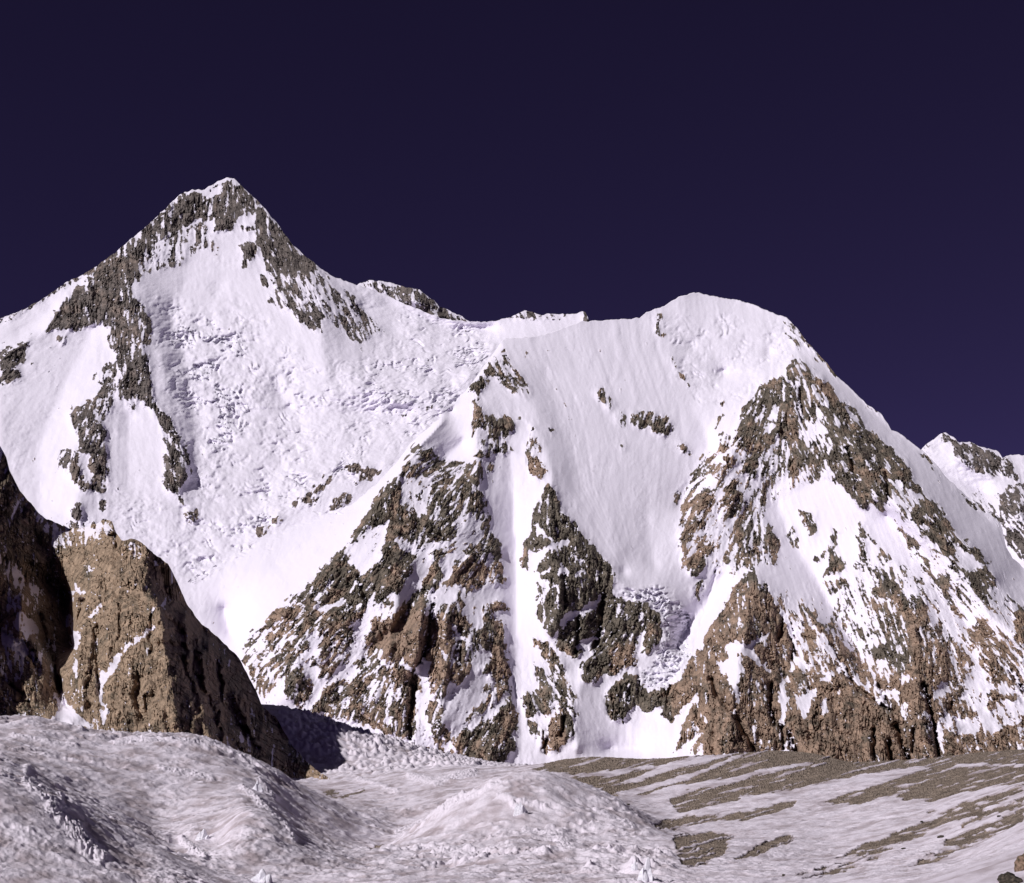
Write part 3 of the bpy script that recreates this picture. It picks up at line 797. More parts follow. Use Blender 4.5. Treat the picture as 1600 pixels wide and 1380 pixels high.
massif_relief = relief([
 "270,925,0 300,902,0 402,843,-40 520,800,-80 600,742,-100 700,640,-80 780,540,-60",
 "350,950,40 360,990,30", "300,980,0", "430,880,-100 560,790,-160",
 "395,990,-200 410,975,-250 480,915,-300 540,860,-330 600,770,-330 655,690,-300 735,600,-200 790,532,-90",
 "620,850,-400 620,950,-430 600,1020,-440", "520,960,-360 480,1010,-330 430,1110,-260", "500,1110,-230 600,1000,-300 680,900,-330",
 "660,950,-470 650,1040,-450", "676,960,-370 655,1060,-360 645,1160,-270", "700,950,-390 695,1060,-400", "785,1000,-270 795,1100,-240 765,1190,-280",
 "745,1030,-340 690,1130,-350", "450,1200,-200 700,1200,-200 900,1200,-200 1040,1200,-300",
 "725,690,-180 690,720,-200", "745,640,-260 745,760,-290 725,830,-340 700,880,-360", "780,670,-200 770,760,-220",
 "795,700,-190 805,850,-170 808,1000,-225 815,1150,-225",
 "792,532,-90 835,640,-190 862,740,-260 850,850,-320 880,900,-360 870,980,-360", "962,900,-250 1030,975,-200", "905,1060,-300 900,1170,-280",
 "935,930,-220 938,1020,-200", "860,1000,-280 900,1060,-280",
 "840,528,-60 912,502,-20 1000,497,30 1040,480,40", "1010,800,-110 1020,880,-140", "975,893,-170", "850,580,-85 884,660,-140 912,770,-190 965,860,-212",
 "1045,560,0 1080,630,-20 1110,700,-30 1060,790,-40",
 "1085,457,60 1150,468,70 1230,497,20", "1080,540,60", "1130,580,70", "1200,550,40",
 "1250,575,-130 1180,650,-120 1140,710,-160 1090,800,-130 1085,880,-130", "1130,900,-90 1090,960,-60 1060,1000,-60",
 "1010,925,-225 1040,950,-215 1045,1000,-215 1025,1065,-220", "960,1090,-220 1010,1100,-220", "950,1170,-160 1000,1170,-170",
 "1200,760,-60 1240,850,-70 1300,950,-120 1350,1040,-180", "1190,640,-130 1220,700,-130 1260,740,-160",
 "1188,884,-180 1170,960,-340 1150,1060,-420 1135,1180,-470", "1215,960,-230 1225,1060,-250", "1262,960,-240 1330,1050,-330 1400,1140,-430", "1182,1180,-330",
 "1250,1100,-400 1300,1180,-480", "1200,1180,-440",
 "1250,575,-130 1330,700,-300 1400,790,-360 1480,880,-390 1560,970,-420 1700,1090,-450",
 "1262,535,-20 1310,590,-60 1390,668,-90 1440,703,-90 1510,775,-110 1566,825,-120 1600,890,-160 1760,1010,-260",
 "1400,745,-330 1460,800,-350 1555,905,-370", "1430,980,-450 1440,1150,-520", "1500,1090,-380", "1540,1120,-470", "1600,1190,-500 1700,1200,-500",
 "1340,820,-220 1440,930,-330 1520,1030,-380", "1380,800,-230 1450,890,-290 1520,980,-330",
], 2)
def base_massif(u, v):
    return 4650 + (1190 - v) * 1.95
def face_mask(u, v):
    uL = np.interp(v, [530, 640, 760, 890], [792, 840, 872, 962]); uR = np.interp(v, [480, 540, 590, 640, 690, 740, 800, 850, 900], [1040, 1050, 1066, 1083, 1090, 1082, 1062, 1045, 1036])
    s = (u - uL) / np.maximum(uR - uL, 20)
    return sstep(0, .1, s) * sstep(1.05, .9, s) * sstep(915, 880, v)
def massif_extra(u, v, rm):
    # flutes of the big snow face converge on the hanging glacier
    uL = np.interp(v, [530, 640, 760, 890], [792, 840, 872, 962]); uR = np.interp(v, [480, 540, 590, 640, 690, 740, 800, 850, 900], [1040, 1050, 1066, 1083, 1090, 1082, 1062, 1045, 1036])
    s = (u - uL) / np.maximum(uR - uL, 20)
    m = sstep(0, .1, s) * sstep(1.05, .9, s) * sstep(915, 880, v)
    fl = fbm(s * 17, v / 500, 5, 2) * 1.3 + fbm(s * 48, v / 420, 8, 2) * .55 + 1.2 * fbm(s * 5, v / 300, 2, 2)
    w = np.interp(v, [500, 900], [1.5, .6])
    # pocket below the right summit
    s2 = (u - 1200 - (v - 700) * .36)
    m2 = sstep(1100, 1150, u) * sstep(690, 740, v)
    fl2 = fbm(s2 / 9, v / 220, 6, 3) * 1.3
    return fl * w * m * (1 - rm) * .5 + fl2 * m2 * (1 - rm) * .6 + cracks.at(u + 5 * fbm(u / 12, v / 12, 2, 3), v) * .42 * (.2 + .8 * rm)
massif = mountain("mountain", sky_massif, lambda u: 0 * u + 1262, 270, 1740, base_massif, massif_relief, rock, tone, icef, None, massif_extra, MAT, px_scale=2.3, amp=1.0, icecol=.2, swell=.6, calm=face_mask, wing=(9e9, 2200), full_ice=1.0)
tag(massif, "steep snow and brown rock massif with a fluted face and hanging glacier", "mountain", 'structure')

# ------------------------------------------------------------------ LEFT PEAK
rockA = Sheet(-0.25)
paint(rockA, """
n .5 -160,600 0,497 100,440 200,376 262,320 290,298 270,318 200,390 110,448 60,476 0,510 -160,610
n 1.0 75,515 95,478 105,462 125,445 165,412 205,382 225,395 218,430 205,455 218,470 232,490 235,520 228,545 235,590 240,625 225,610 180,612 168,600 190,555 168,540 172,510 150,505 128,515 100,515
n .85 205,382 262,322 290,298 318,300 335,322 330,345 305,345 275,362 245,378 225,398
n .4 225,395 275,362 325,345 340,400 330,385 270,420 220,430
n .75 318,300 345,285 358,279 378,290 405,318 400,336 375,338 362,362 335,362 332,338 322,325
n 1.0 335,342 358,342 366,362 340,362
n 1.0 375,352 392,350 398,362 378,364
n -.3 314,302 352,287 340,305 322,312
n .9 400,315 432,347 462,388 490,412 512,445 495,448 470,430 455,432 430,428 412,425 418,400 402,380 398,345
n .95 372,382 405,372 402,395 388,412 375,418 380,400
n .6 415,468 432,448 458,438 482,442 500,465 512,490 502,512 490,517 470,505 460,490 440,482 425,478
n .9 460,480 480,470 500,500 498,515 480,510 466,495
n .42 500,420 560,470 600,520 560,540 510,500 470,440
n .6 400,430 480,430 470,450 420,450
t1 .95 0,1180 60,1150 150,1150 160,1230 100,1260 130,1350 60,1380 0,1380
t1 .9 120,1110 200,1080 280,1030 300,990 350,920 390,880 400,1000 330,1060 250,1050 150,1150 60,1150
t1 .9 360,1080 400,1080 415,1120 380,1145 360,1120
t1 .5 180,1240 210,1240 210,1290 180,1280
t1 .65 840,900 900,940 900,1100 850,1170 780,1200 700,1180 650,1100 660,1040 720,920
t1 .5 600,1300 720,1200 850,1160 890,1120 900,1380 560,1380
t1 .95 740,1240 880,1190 930,1300 930,1380 720,1380
t5 .95 720,0 930,0 960,120 920,130 870,110 820,100 740,100
t5 .9 920,130 960,120 1030,190 1060,290 1130,370 1160,430 1180,560 1120,620 1090,690 1060,670 1040,640 985,630 1010,540 1020,460 1010,340 990,260 950,200
t5 .55 1040,200 1100,300 1170,400 1180,520 1130,560 1100,380
k .98 290,600 350,550 390,570 420,620 450,650 460,780 470,900 440,940 400,930 350,900 330,800 345,740 330,680
k .7 245,770 300,740 360,760 400,930 350,940 320,890 270,850
k -.1 340,760 380,770 400,880 370,900
k .5 400,560 470,440 480,400 500,480 490,560 440,640
t5 .5 520,110 600,60 680,60 650,240 600,180
t5 .95 430,780 450,730 510,740 500,840 440,830
t5 .5 600,740 690,700 660,800 610,780
t5 1.0 1130,800 1160,770 1210,760 1240,800 1190,850 1180,870 1150,850
t5 .9 1090,680 1120,700 1140,740 1110,730
t5 .8 780,120 830,110 830,170 790,160
t5 .45 380,870 500,840 680,840 600,900 440,900
t6 .6 500,520 560,480 700,510 760,540 700,620 600,560
t6 1.0 560,485 700,510 760,540 745,575 700,560 560,500
t6 1.0 590,590 640,590 650,630 610,620
t6 .98 410,600 450,575 475,590 450,615
t6 .7 220,760 250,700 330,650 420,600 430,640 330,700 420,700 400,725 240,760
t6 .7 450,780 480,700 540,660 600,700 560,760 500,800
t6 .8 80,820 140,790 190,840 130,870 90,860
t6 .65 0,900 60,860 100,890 40,940 0,945
t6 .3 860,200 1100,100 1100,150 900,220
n .7 790,497 812,489 822,486 845,493 870,491 905,489 900,493 870,496 845,498 825,499 800,500
n 1.0 912,486 925,500 925,506 910,503
""")
rockA.blur(2, 2)
toneA = Sheet(0.1)
paint(toneA, """
n .5 110,620 165,620 170,770 110,770
n .9 285,790 320,790 320,825 285,825
n .9 400,720 600,720 600,860 400,860
n .35 100,400 240,400 240,540 100,540
""")
toneA.blur(4)
iceA = Sheet(0.0)
paint(iceA, """
n .38 232,478 300,470 400,478 440,520 500,590 560,575 690,500 770,520 760,600 640,690 590,725 500,735 430,800 300,905 250,880 290,780 300,700 262,640
k .9 700,180 800,180 950,200 1050,240 1100,330 1000,420 1060,500 1050,620 960,760 860,760 820,600 790,420
k .9 1500,780 1435,810 1330,850 1230,880 1130,920 1060,1000 1000,1060 900,1150 780,1280 790,1310 900,1230 1000,1190 1150,1100 1250,1000 1435,900 1560,840
n .45 500,585 560,575 690,560 770,555 740,600 690,640 650,680 600,700 540,690 500,680
n .85 505,590 560,590 600,612 690,640 740,590 690,570 620,580 560,575
n .7 620,490 700,500 760,525 770,560 700,570 650,545
n .3 560,520 640,530 700,560 640,570
n .35 300,780 400,700 540,640 620,680 600,730 540,720 440,740 330,860 290,860
n .25 150,760 280,780 290,900 200,860
n .3 555,445 600,465 590,480 560,465
""")
iceA.blur(13)
relA = relief([
 "-160,590,0 0,498,-100 75,462,-100 160,410,-100 262,322,-100 358,277,-150 400,312,-100 490,410,-50 545,441,50 600,460,150 700,500,200 780,500,100 914,487,0",
 "-100,600,-250 0,548,-250 60,522,-250 100,470,-220 205,400,-200", "30,520,-120 90,480,-120",
 "215,430,-300 215,520,-420 228,600,-400 262,660,-400 290,730,-410 275,770,-400",
 "205,540,-350 170,600,-420 130,660,-480 120,740,-520 120,800,-540",
 "140,520,-150 100,600,-180 60,700,-250 60,800,-300", "200,650,-300 200,760,-350", "0,640,-350 5,700,-350",
 "300,360,-60 290,440,-40 265,490,-60 288,560,-90 302,640,-120 308,700,-180 310,790,-300", "400,560,-80 400,660,-120", "340,450,20", "240,500,-300 262,600,-360", "245,440,-150",
 "405,330,-150 410,430,-60", "480,420,-180 500,470,-230 500,520,-260 510,585,-230",
 "545,441,50", "600,470,200 700,510,300 770,515,280", "540,600,-200 640,630,-260 740,585,-120", "560,480,120 620,520,180",
 "430,600,20 470,680,-60 400,780,-180", "560,640,-60 640,640,-80 540,700,-140", "560,760,-320 450,800,-340 300,900,-300", "600,720,-300", "770,540,0 700,600,-40",
 "0,960,-400 600,1000,-400", "-100,760,-350", "850,500,20",
], 3)
relA0 = relA
relA = lambda u, v: relA0(u, v) * .55
def base_A(u, v):
    return 6250 + (950 - v) * 3.7
def botA(u):
    return np.interp(u, [-200, 300, 330, 975], [1000, 1000, 1000, 0]) * 0 + np.where(u < 400, 1000, np.maximum(np.minimum(1000, sky_massif(u) + 45), 1000 - (u - 400) * 1.2))
peak = mountain("mountain", sky_peak, botA, -150, 975, base_A, relA, rockA, toneA, iceA, None, None, MAT_FAR, px_scale=3.3, amp=.95, icecol=.2, swell=1.6, wing=(-560, -9e9))
tag(peak, "tall pyramid peak on the left with a dark rock crest and broken snow basin", "mountain", 'structure')

# ------------------------------------------------------------------ far summits
def simple(name, sky, bot, ulo, uhi, Y0, slope, rocktext, label, reltext, rk0=0.0, scale=4.0, tonev=.1, wing=(9e9, -9e9)):
    r = Sheet(rk0); paint(r, rocktext); r.blur(1, 1)
    t = Sheet(tonev)
    o = mountain(name, curve(sky), curve(bot), ulo, uhi, lambda u, v: Y0 + (700 - v) * slope, relief(reltext), r, t, None, None, None, MAT_FAR, px_scale=scale, stepu=1.2, stepv=1.2, wing=wing)
    tag(o, label, "mountain", 'structure')
    return o
simple("mountain", "480,470 530,452 555,446 568,441 580,438 595,439 610,442 625,446 640,450 655,453 665,460 678,470 690,480 705,487 722,495 735,504 760,520", "480,500 760,530", 485, 755, 10200, 5.0,
       "n .72 590,444 640,449 670,462 700,487 735,506 690,500 640,480 600,462 585,452\nn .3 690,478 735,500 735,508 700,495\nn .35 560,442 590,438 600,446 570,450",
       "distant rounded grey rock dome peeping over the snow saddle", ["560,450,0 735,505,100", "640,470,-200 690,495,-100", "580,445,-50"], scale=4.2)
simple("mountain", "1380,730 1420,722 1440,702 1450,692 1462,684 1472,677 1478,675 1484,680 1490,684 1500,692 1515,690 1530,698 1545,701 1560,706 1566,714 1580,711 1600,711 1680,700 1760,690 1900,760 2300,1000 2500,1120", "1380,960 1760,1050 2500,1180", 1385, 1750, 8800, 4.0,
       """n .5 1440,705 1478,676 1500,692 1560,706 1580,720 1600,760 1600,780 1560,750 1520,738 1495,715 1484,692 1465,692
n .75 1500,692 1530,698 1560,708 1575,735 1560,738 1520,720 1495,705
n -.2 1575,712 1700,706 1700,735 1590,740
n -.2 1450,700 1482,694 1500,725 1530,742 1600,752 1600,765 1500,748 1470,730
n .7 1562,775 1585,755 1700,750 1700,880 1600,870 1585,850 1565,830
n .35 1510,770 1550,790 1570,820 1600,880 1560,830
n 1.0 1570,830 1578,820 1582,845 1574,850""",
       "distant snowy ridge with speckled rocks beyond the right-hand slope", ["1385,730,100 1478,675,-50 1600,711,-50 1750,690,0", "1495,715,-120 1540,742,-60 1620,760,-60", "1480,740,0 1540,770,30", "1590,790,-350 1620,870,-400", "1500,800,-100"], scale=3.6, wing=(9e9, 2500))

# ------------------------------------------------------------------ LEFT CLIFF
rockF = Sheet(0.98)
paint(rockF, """
n -.3 -160,400 60,400 60,690 26,700 14,708 -20,700 -160,760
n .5 0,990 30,960 50,1000 30,1080 0,1060
n .55 55,800 85,810 130,825 165,812 180,835 120,860 80,850
n 1.3 110,860 200,850 262,885 300,960 340,1010 380,1090 300,1150 180,1140 130,1000
f1 -.3 490,1100 520,1120 600,1020 620,1030 560,1120 520,1180 530,1300 530,1370 500,1370 510,1290 495,1180
f1 -.3 240,1180 290,1230 350,1290 460,1400 250,1400 280,1330 290,1260
f1 -.3 430,840 500,780 510,790 450,850
f1 .1 600,1010 700,930 780,870 790,890 700,960 620,1030
f1 .1 760,810 850,750 860,765 770,825
f1 .2 750,560 800,570 800,605 760,590
f1 -.2 355,940 390,910 400,1000 360,1000
f1 -.2 335,850 365,790 350,910 330,880
f1 -.1 370,690 420,720 410,760 370,720
f1 .2 80,820 130,820 190,910 180,950 110,930
f1 .35 20,770 110,720 150,770 90,820 40,800
f1 .35 210,400 300,390 480,380 560,370 540,420 430,430 340,450 250,430
f1 .3 0,900 120,960 180,1060 60,1020 0,960
f1 .35 0,540 100,600 200,740 100,700 0,620
f1 .5 100,1060 200,1030 250,1100 180,1120
f1 .5 640,470 720,450 700,560 650,560
f1 .35 440,590 490,600 480,620 440,610
""")
rockF.blur(2, 2)
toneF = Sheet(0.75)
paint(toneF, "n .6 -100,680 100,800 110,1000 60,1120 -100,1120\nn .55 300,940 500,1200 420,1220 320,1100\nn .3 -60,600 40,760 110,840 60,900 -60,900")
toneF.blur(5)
relF = relief([
 "-160,560,-380 -60,610,-330 0,697,-120 30,765,-30 85,815,100 110,826,160", 
 "-100,800,-400 -100,1100,-420", "0,900,-100 70,900,180 104,930,300 108,1010,240", "60,960,150 95,1080,160", "0,800,-60 60,850,100",
 "124,850,40 118,900,0 116,950,-60 124,1040,-160 135,1120,-220",
 "34,935,-110 28,1000,-150", "55,1000,-70 62,1050,-110 55,1110,-180", "0,1060,-100", "75,1020,-40 98,1100,-60", "0,960,-40 -20,1000,-90", "95,1045,-60 100,1110,-120", "140,1100,-170 110,1130,-260", "85,1120,-220",
 "200,900,-230 250,950,-230 262,1050,-270 275,1130,-330", "150,835,0 165,825,-120 182,838,-100", "195,846,-190 225,852,-200 262,884,-120 275,908,20", "150,1120,-230 200,1140,-300",
 "285,935,120 310,972,300 345,1002,420 375,1032,420 400,1080,380 412,1108,330 440,1145,280 490,1200,180 540,1228,100",
 "255,890,-90 262,930,-30", "288,960,-40 300,1060,-160 330,1150,-240", "325,1010,80 335,1080,20 350,1150,-80", "350,1150,-240",
 "170,1150,-320 340,1200,-280 440,1240,100 520,1250,160",
])
cr2 = Sheet(0.0)
for w, a, s in [(5, 60, "262,895 258,915 266,930"), (7, 70, "262,965 275,985 300,1000 312,1010"), (7, 60, "255,1000 268,1010 300,1012"), (7, 60, "218,1060 212,1090 222,1120"), (6, 50, "232,1090 228,1120"),
                (5, 50, "155,980 150,1020 155,1080"), (5, 50, "285,1030 300,1075 310,1110"), (5, 60, "318,985 300,1040 315,1075 330,1100"), (4, 40, "340,1035 345,1090"),
                (4, 50, "176,835 184,850"), (4, 40, "145,1030 140,1075"), (5, 60, "128,940 122,965"), (3, 25, "190,950 188,1000"), (5, 60, "60,960 72,1000 78,1040 105,1100"),
                (5, 60, "0,985 40,1010 60,1050"), (4, 50, "20,1070 45,1100"), (3, 30, "235,960 238,1020"), (4, 40, "330,1120 380,1180"), (6, 60, "355,1090 370,1130 400,1170")]:
    cr2.line([tuple(map(float, p.split(','))) for p in s.split()], w, a)
pil = Sheet(0.0)
for w, a, s in [(4, 45, "252,962 256,1000"), (4, 50, "308,1000 316,1040 324,1078"), (4, 40, "348,1030 352,1095"), (5, 60, "372,1085 384,1120 392,1150"), (4, 45, "338,1100 350,1150"), (4, 35, "290,985 296,1030")]:
    pil.line([tuple(map(float, p.split(','))) for p in s.split()], w, a)
cr2.a -= pil.a * 1.6
cr2.blur(1, 1)
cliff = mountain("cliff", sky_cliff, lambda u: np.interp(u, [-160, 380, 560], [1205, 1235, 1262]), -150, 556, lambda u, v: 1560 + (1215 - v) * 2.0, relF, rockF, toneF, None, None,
                 lambda u, v, rm: cr2.at(u + 9 * fbm(u / 14, v / 18, 2, 4), v + 9 * fbm(u / 16, v / 16, 6, 3)) * .5 + 14.0 * cells((u - .3 * v) / 34 + .5 * fbm(u / 25, v / 25, 4, 3), v / 52 + .5 * fbm(u / 22, v / 22, 7, 3), 61)[0] - 6.0 + 3.5 * fbm(u / 30, v / 90, 3, 3), MAT_CLIFF, px_scale=.95, amp=1.35, stepu=1.1, stepv=1.1, jag=1.6, back=3.0, wing=(-480, -9e9))
tag(cliff, "brown rock cliff spur on the left with deep shaded gullies above the glacier", "cliff", 'structure')

# ------------------------------------------------------------------ GLACIER AND MORAINE
KN = [
 (35, "0,1800"), (60, "-150,1540 800,1540 1400,1480 1600,1440 1750,1400"),
 (110, "-150,1400 300,1450 800,1440 1200,1430 1450,1385 1600,1335 1750,1280"),
 (170, "-150,1195 0,1222 60,1241 110,1267 150,1291 200,1318 260,1338 340,1370 500,1390 800,1385 1000,1378 1300,1378 1500,1345 1600,1300 1750,1240"),
 (215, "-150,1198 0,1226 100,1262 200,1320 300,1358 500,1375 800,1368 1000,1362 1300,1362 1500,1323 1600,1282 1750,1225"),
 (300, "-150,1180 0,1198 50,1215 100,1243 170,1278 230,1305 270,1322 300,1312 335,1312 380,1272 420,1280 450,1300 500,1332 560,1352 700,1350 760,1340 800,1325 1000,1335 1300,1342 1450,1316 1600,1255 1750,1200"),
 (380, "-150,1180 0,1190 100,1230 250,1288 330,1275 380,1262 420,1272 470,1310 540,1336 620,1335 800,1310 1000,1316 1300,1318 1450,1288 1600,1230 1750,1190"),
 (480, "-150,1160 0,1165 150,1195 300,1215 380,1222 420,1240 450,1265 500,1294 560,1322 600,1328 640,1308 700,1262 760,1228 800,1214 820,1209 850,1211 900,1225 950,1244 1000,1272 1050,1300 1100,1302 1300,1288 1450,1260 1600,1213 1750,1185"),
 (600, "-150,1130 0,1126 40,1123 80,1129 110,1139 160,1150 220,1153 300,1153 350,1170 400,1191 440,1211 480,1236 520,1257 560,1278 620,1298 680,1286 740,1262 800,1240 850,1235 900,1245 950,1262 1000,1275 1050,1283 1100,1273 1300,1252 1450,1226 1600,1198 1750,1178"),
 (750, "-150,1150 0,1145 300,1175 400,1218 450,1242 520,1256 600,1262 700,1246 800,1225 850,1220 900,1232 950,1240 1000,1245 1100,1233 1300,1220 1450,1207 1600,1188 1750,1172"),
 (1000, "-150,1175 300,1185 400,1215 470,1232 520,1236 600,1228 700,1213 800,1206 850,1197 880,1188 920,1184 960,1185 1000,1188 1040,1187 1070,1183 1130,1181 1200,1174 1240,1175 1280,1180 1310,1189 1340,1194 1390,1190 1450,1187 1520,1178 1600,1172 1750,1165"),
 (1400, "-150,1195 400,1225 500,1238 560,1232 640,1214 700,1206 780,1200 850,1200 1600,1200 1750,1200"),
 (1800, "-150,1170 400,1205 500,1212 600,1202 700,1196 800,1200 900,1202 1750,1202"),
 (2400, "-150,1100 430,1102 480,1116 520,1128 570,1145 620,1159 680,1177 730,1187 800,1198 860,1202 1750,1202"),
 (3500, "-150,1125 430,1122 570,1158 680,1182 860,1203 1750,1203"), (4700, "-150,1160 600,1185 900,1203 1750,1203"),
 (12000, "0,1186"), (60000, "0,1173")]
KC = [(y, curve(s)) for y, s in KN]
Yk = np.array([y for y, _ in KC], float)
def pchip(lx, Z, lq):
    """monotone cubic along the distance axis; Z is (knots, columns)"""
    h = np.diff(lx)[:, None]; dl = np.diff(Z, axis=0) / h
    m = np.zeros_like(Z)
    same = dl[:-1] * dl[1:] > 0
    w1 = 2 * h[1:] + h[:-1]; w2 = h[1:] + 2 * h[:-1]
    with np.errstate(divide='ignore', invalid='ignore'):
        hm = (w1 + w2) / (w1 / dl[:-1] + w2 / dl[1:])
    m[1:-1] = np.where(same, hm, 0); m[0] = dl[0]; m[-1] = dl[-1]
    i = np.clip(np.searchsorted(lx, lq) - 1, 0, len(lx) - 2)
    H = h[i]; t = ((lq - lx[i])[:, None]) / H
    return (Z[i] * (1 + 2 * t) * (1 - t) ** 2 + m[i] * H * t * (1 - t) ** 2 + Z[i + 1] * t * t * (3 - 2 * t) + m[i + 1] * H * t * t * (t - 1))
gu = np.concatenate([np.linspace(-2600, -178, 60), np.linspace(-170, 1790, 1560), np.linspace(1800, 4200, 60)])
gy = np.exp(np.concatenate([np.linspace(math.log(36), math.log(120), 60), np.linspace(math.log(120), math.log(1100), 880)[1:],
                            np.linspace(math.log(1100), math.log(2700), 240)[1:], np.linspace(math.log(2700), math.log(59000), 50)[1:]]))
Zk = np.stack([(HOR - c(gu)) / F_PX * y for y, c in KC])
for _ in range(150):
    Zk[:, 1:-1] = (Zk[:, :-2] + 2 * Zk[:, 1:-1] + Zk[:, 2:]) / 4
GZ = pchip(np.log(Yk), Zk, np.log(gy))
for _ in range(3):
    GZ[:, 1:-1] = (GZ[:, :-2] + 2 * GZ[:, 1:-1] + GZ[:, 2:]) / 4
GU = np.repeat(gu[None], len(gy), 0); GY = np.repeat(gy[:, None], len(gu), 1)
GX = (GU - 800) / F_PX * GY
GV = HOR - GZ / GY * F_PX

gravel = Sheet(-0.3)
paint(gravel, """
n .95 828,1206 850,1197 870,1180 920,1170 1000,1170 1200,1160 1600,1150 1760,1150 1760,1230 1600,1232 1540,1250 1490,1262 1440,1275 1420,1262 1400,1242 1440,1215 1340,1232 1290,1244 1200,1242 1180,1245 1100,1258 1050,1258 1040,1242 1000,1245 975,1248 955,1243 930,1232 900,1222 880,1208
f4 -.3 330,520 480,505 700,470 910,455 920,465 800,490 600,520 400,540
f4 -.3 550,610 700,560 850,500 1000,450 1060,440 900,490 760,550 620,600
f4 -.3 640,660 720,610 850,570 1000,545 1120,500 1240,440 1400,400 1500,390 1400,420 1250,465 1130,520 1020,560 850,610 720,650 660,680
f4 -.3 800,680 960,600 1100,560 1040,590 1130,600 1250,560 1400,500 1600,480 1600,490 1440,520 1260,590 1400,600 1600,570 1600,600 1400,620 1250,640 1100,650 1000,680 960,740 880,760
f4 -.3 320,490 380,450 500,465 440,475
f4 .9 1000,710 1050,680 1300,640 1420,600 1460,610 1400,650 1300,690 1200,690 1100,740 1040,770
f4 -.3 1110,700 1300,690 1200,710
f4 .85 870,870 950,820 1100,790 1230,800 1230,820 1130,850 1040,850 960,870
f4 .6 1200,790 1430,760 1560,740 1400,790 1250,830
f4 .75 1000,940 1100,900 1200,920 1400,920 1300,960 1360,1000 1280,1060 1200,1110 1090,1130 1060,1080 1080,1010 1020,970
f4 .7 1390,1060 1500,990 1650,920 1700,930 1600,980 1450,1060
f5 -.3 0,470 150,455 420,455 500,465 540,450 640,465 540,500 460,480 200,475 0,490
f5 -.3 0,575 110,545 90,560 0,590
f5 -.3 90,600 210,565 200,580 110,605
f5 -.3 0,650 300,600 420,560 560,530 700,515 960,485 1040,490 860,530 720,570 560,620 500,640 740,600 720,610 560,660 470,690 330,720 180,700 0,760
f5 .85 480,690 640,640 800,580 980,530 1200,500 1600,500 1600,560 1400,590 1240,640 1000,620 960,610 820,660 700,680 580,715 520,700
f5 -.3 800,680 870,640 970,620 980,630 900,665 840,685
f5 -.3 1020,670 1180,610 1170,625 1060,670
f5 -.3 1380,595 1600,565 1600,580 1400,640 1240,690 1100,720 960,780 800,830 400,900 200,1000 600,980 760,910 1000,790 1200,720 1450,620
f5 .55 980,770 1100,715 1200,700 1240,705 1100,740 1000,780
f5 .9 400,1090 500,1030 620,980 780,920 940,850 1060,790 1200,740 1400,660 1600,600 1600,640 1450,690 1300,780 1100,860 900,950 760,985 560,1060 420,1095
f5 .85 1200,860 1260,820 1400,760 1600,670 1600,740 1440,780 1250,840
f5 .9 1080,980 1200,900 1300,870 1460,820 1600,760 1600,830 1480,880 1350,890 1200,955
f5 .75 800,1140 1000,1060 1200,990 1400,930 1380,945 1200,1010 1000,1080 850,1130
f5 .6 160,1190 300,1120 420,1090 330,1140
f5 .6 0,960 120,905 130,920 0,1000
f5 -.3 1100,420 1200,430 1340,410 1400,440 1250,440 1150,450
f5 -.3 1180,465 1600,465 1600,485 1180,478
f5 -.3 0,280 1600,280 1600,300 0,300
f5 .55 920,1030 1020,1010 1060,1015 940,1040
m .95 150,240 250,210 420,215 560,200 830,190 1000,215 1090,235 1300,220 1600,190 1600,235 1450,240 1300,240 1100,265 1000,290 850,320 700,330 620,350 520,385 500,360 560,330 520,300 430,320 330,340 240,300
m -.25 170,268 350,250 460,232 440,245 300,275 190,275
m -.25 290,305 420,260 560,215 700,205 520,250 380,290
m -.25 330,330 400,308 560,262 700,210 725,208 560,280 430,318 350,345
m -.25 500,305 640,290 720,267 880,234 1060,232 900,243 760,270 700,298 560,318
m -.25 640,345 820,325 980,295 1110,270 1240,245 1300,245 1180,290 1060,320 980,355 1080,365 1300,345 1400,320 1480,300 1600,290 1600,300 1350,375 1100,440 800,540 600,604 560,570 700,500 720,440 620,400
m .9 970,358 1040,330 1180,290 1300,252 1600,238 1600,292 1400,325 1310,352 1180,335 1080,362
m .95 1000,545 1100,490 1280,425 1400,365 1600,298 1600,322 1460,395 1340,435 1200,485 1050,548
m .9 1340,495 1420,455 1600,378 1600,428 1480,468 1400,494
m .85 1400,435 1600,338 1600,357 1440,430
m .7 1200,575 1350,508 1500,470 1360,530 1240,578
m .8 690,540 780,490 860,458 900,470 800,510 720,543
m .9 505,465 620,448 715,463 650,500 670,520 590,560 540,567 520,540
m .85 437,442 500,412 620,398 740,383 890,348 880,370 740,412 620,418 500,442
m .9 500,360 640,330 720,318 710,350 620,365 540,388
m -.25 1380,236 1600,236 1600,245 1380,244
m .3 880,600 1000,545 1200,500 1100,560 960,604
# dirt lenses on the left glacier
f3 .95 400,620 520,635 540,650 680,608 690,615 600,660 560,690 520,705 480,680
f3 .95 665,1030 740,985 800,955 805,965 760,1020 700,1035
""")
gravel.blur(2, 1)
rough = Sheet(0.55)
paint(rough, """
n .12 850,1100 1760,1100 1760,1440 1080,1440 1040,1320 990,1270 900,1225
n .9 430,1095 560,1130 700,1175 790,1200 700,1215 600,1190 480,1190
n .75 640,1260 720,1220 800,1198 860,1207 1000,1275 1050,1330 1000,1390 700,1390 640,1330
n .5 60,1180 380,1180 360,1260 200,1250
n .7 0,1120 400,1150 470,1230 420,1240 300,1190 0,1160
""")
rough.blur(14)
wx = GU + 5 * fbm(GU / 30, GV / 8, 3, 3); wy = GV + 2.2 * fbm(GU / 30 + 9, GV / 8, 4, 3)
Rg = gravel.at(wx, wy)
Rg = Rg + .14 * sstep(-.2, .3, Rg)
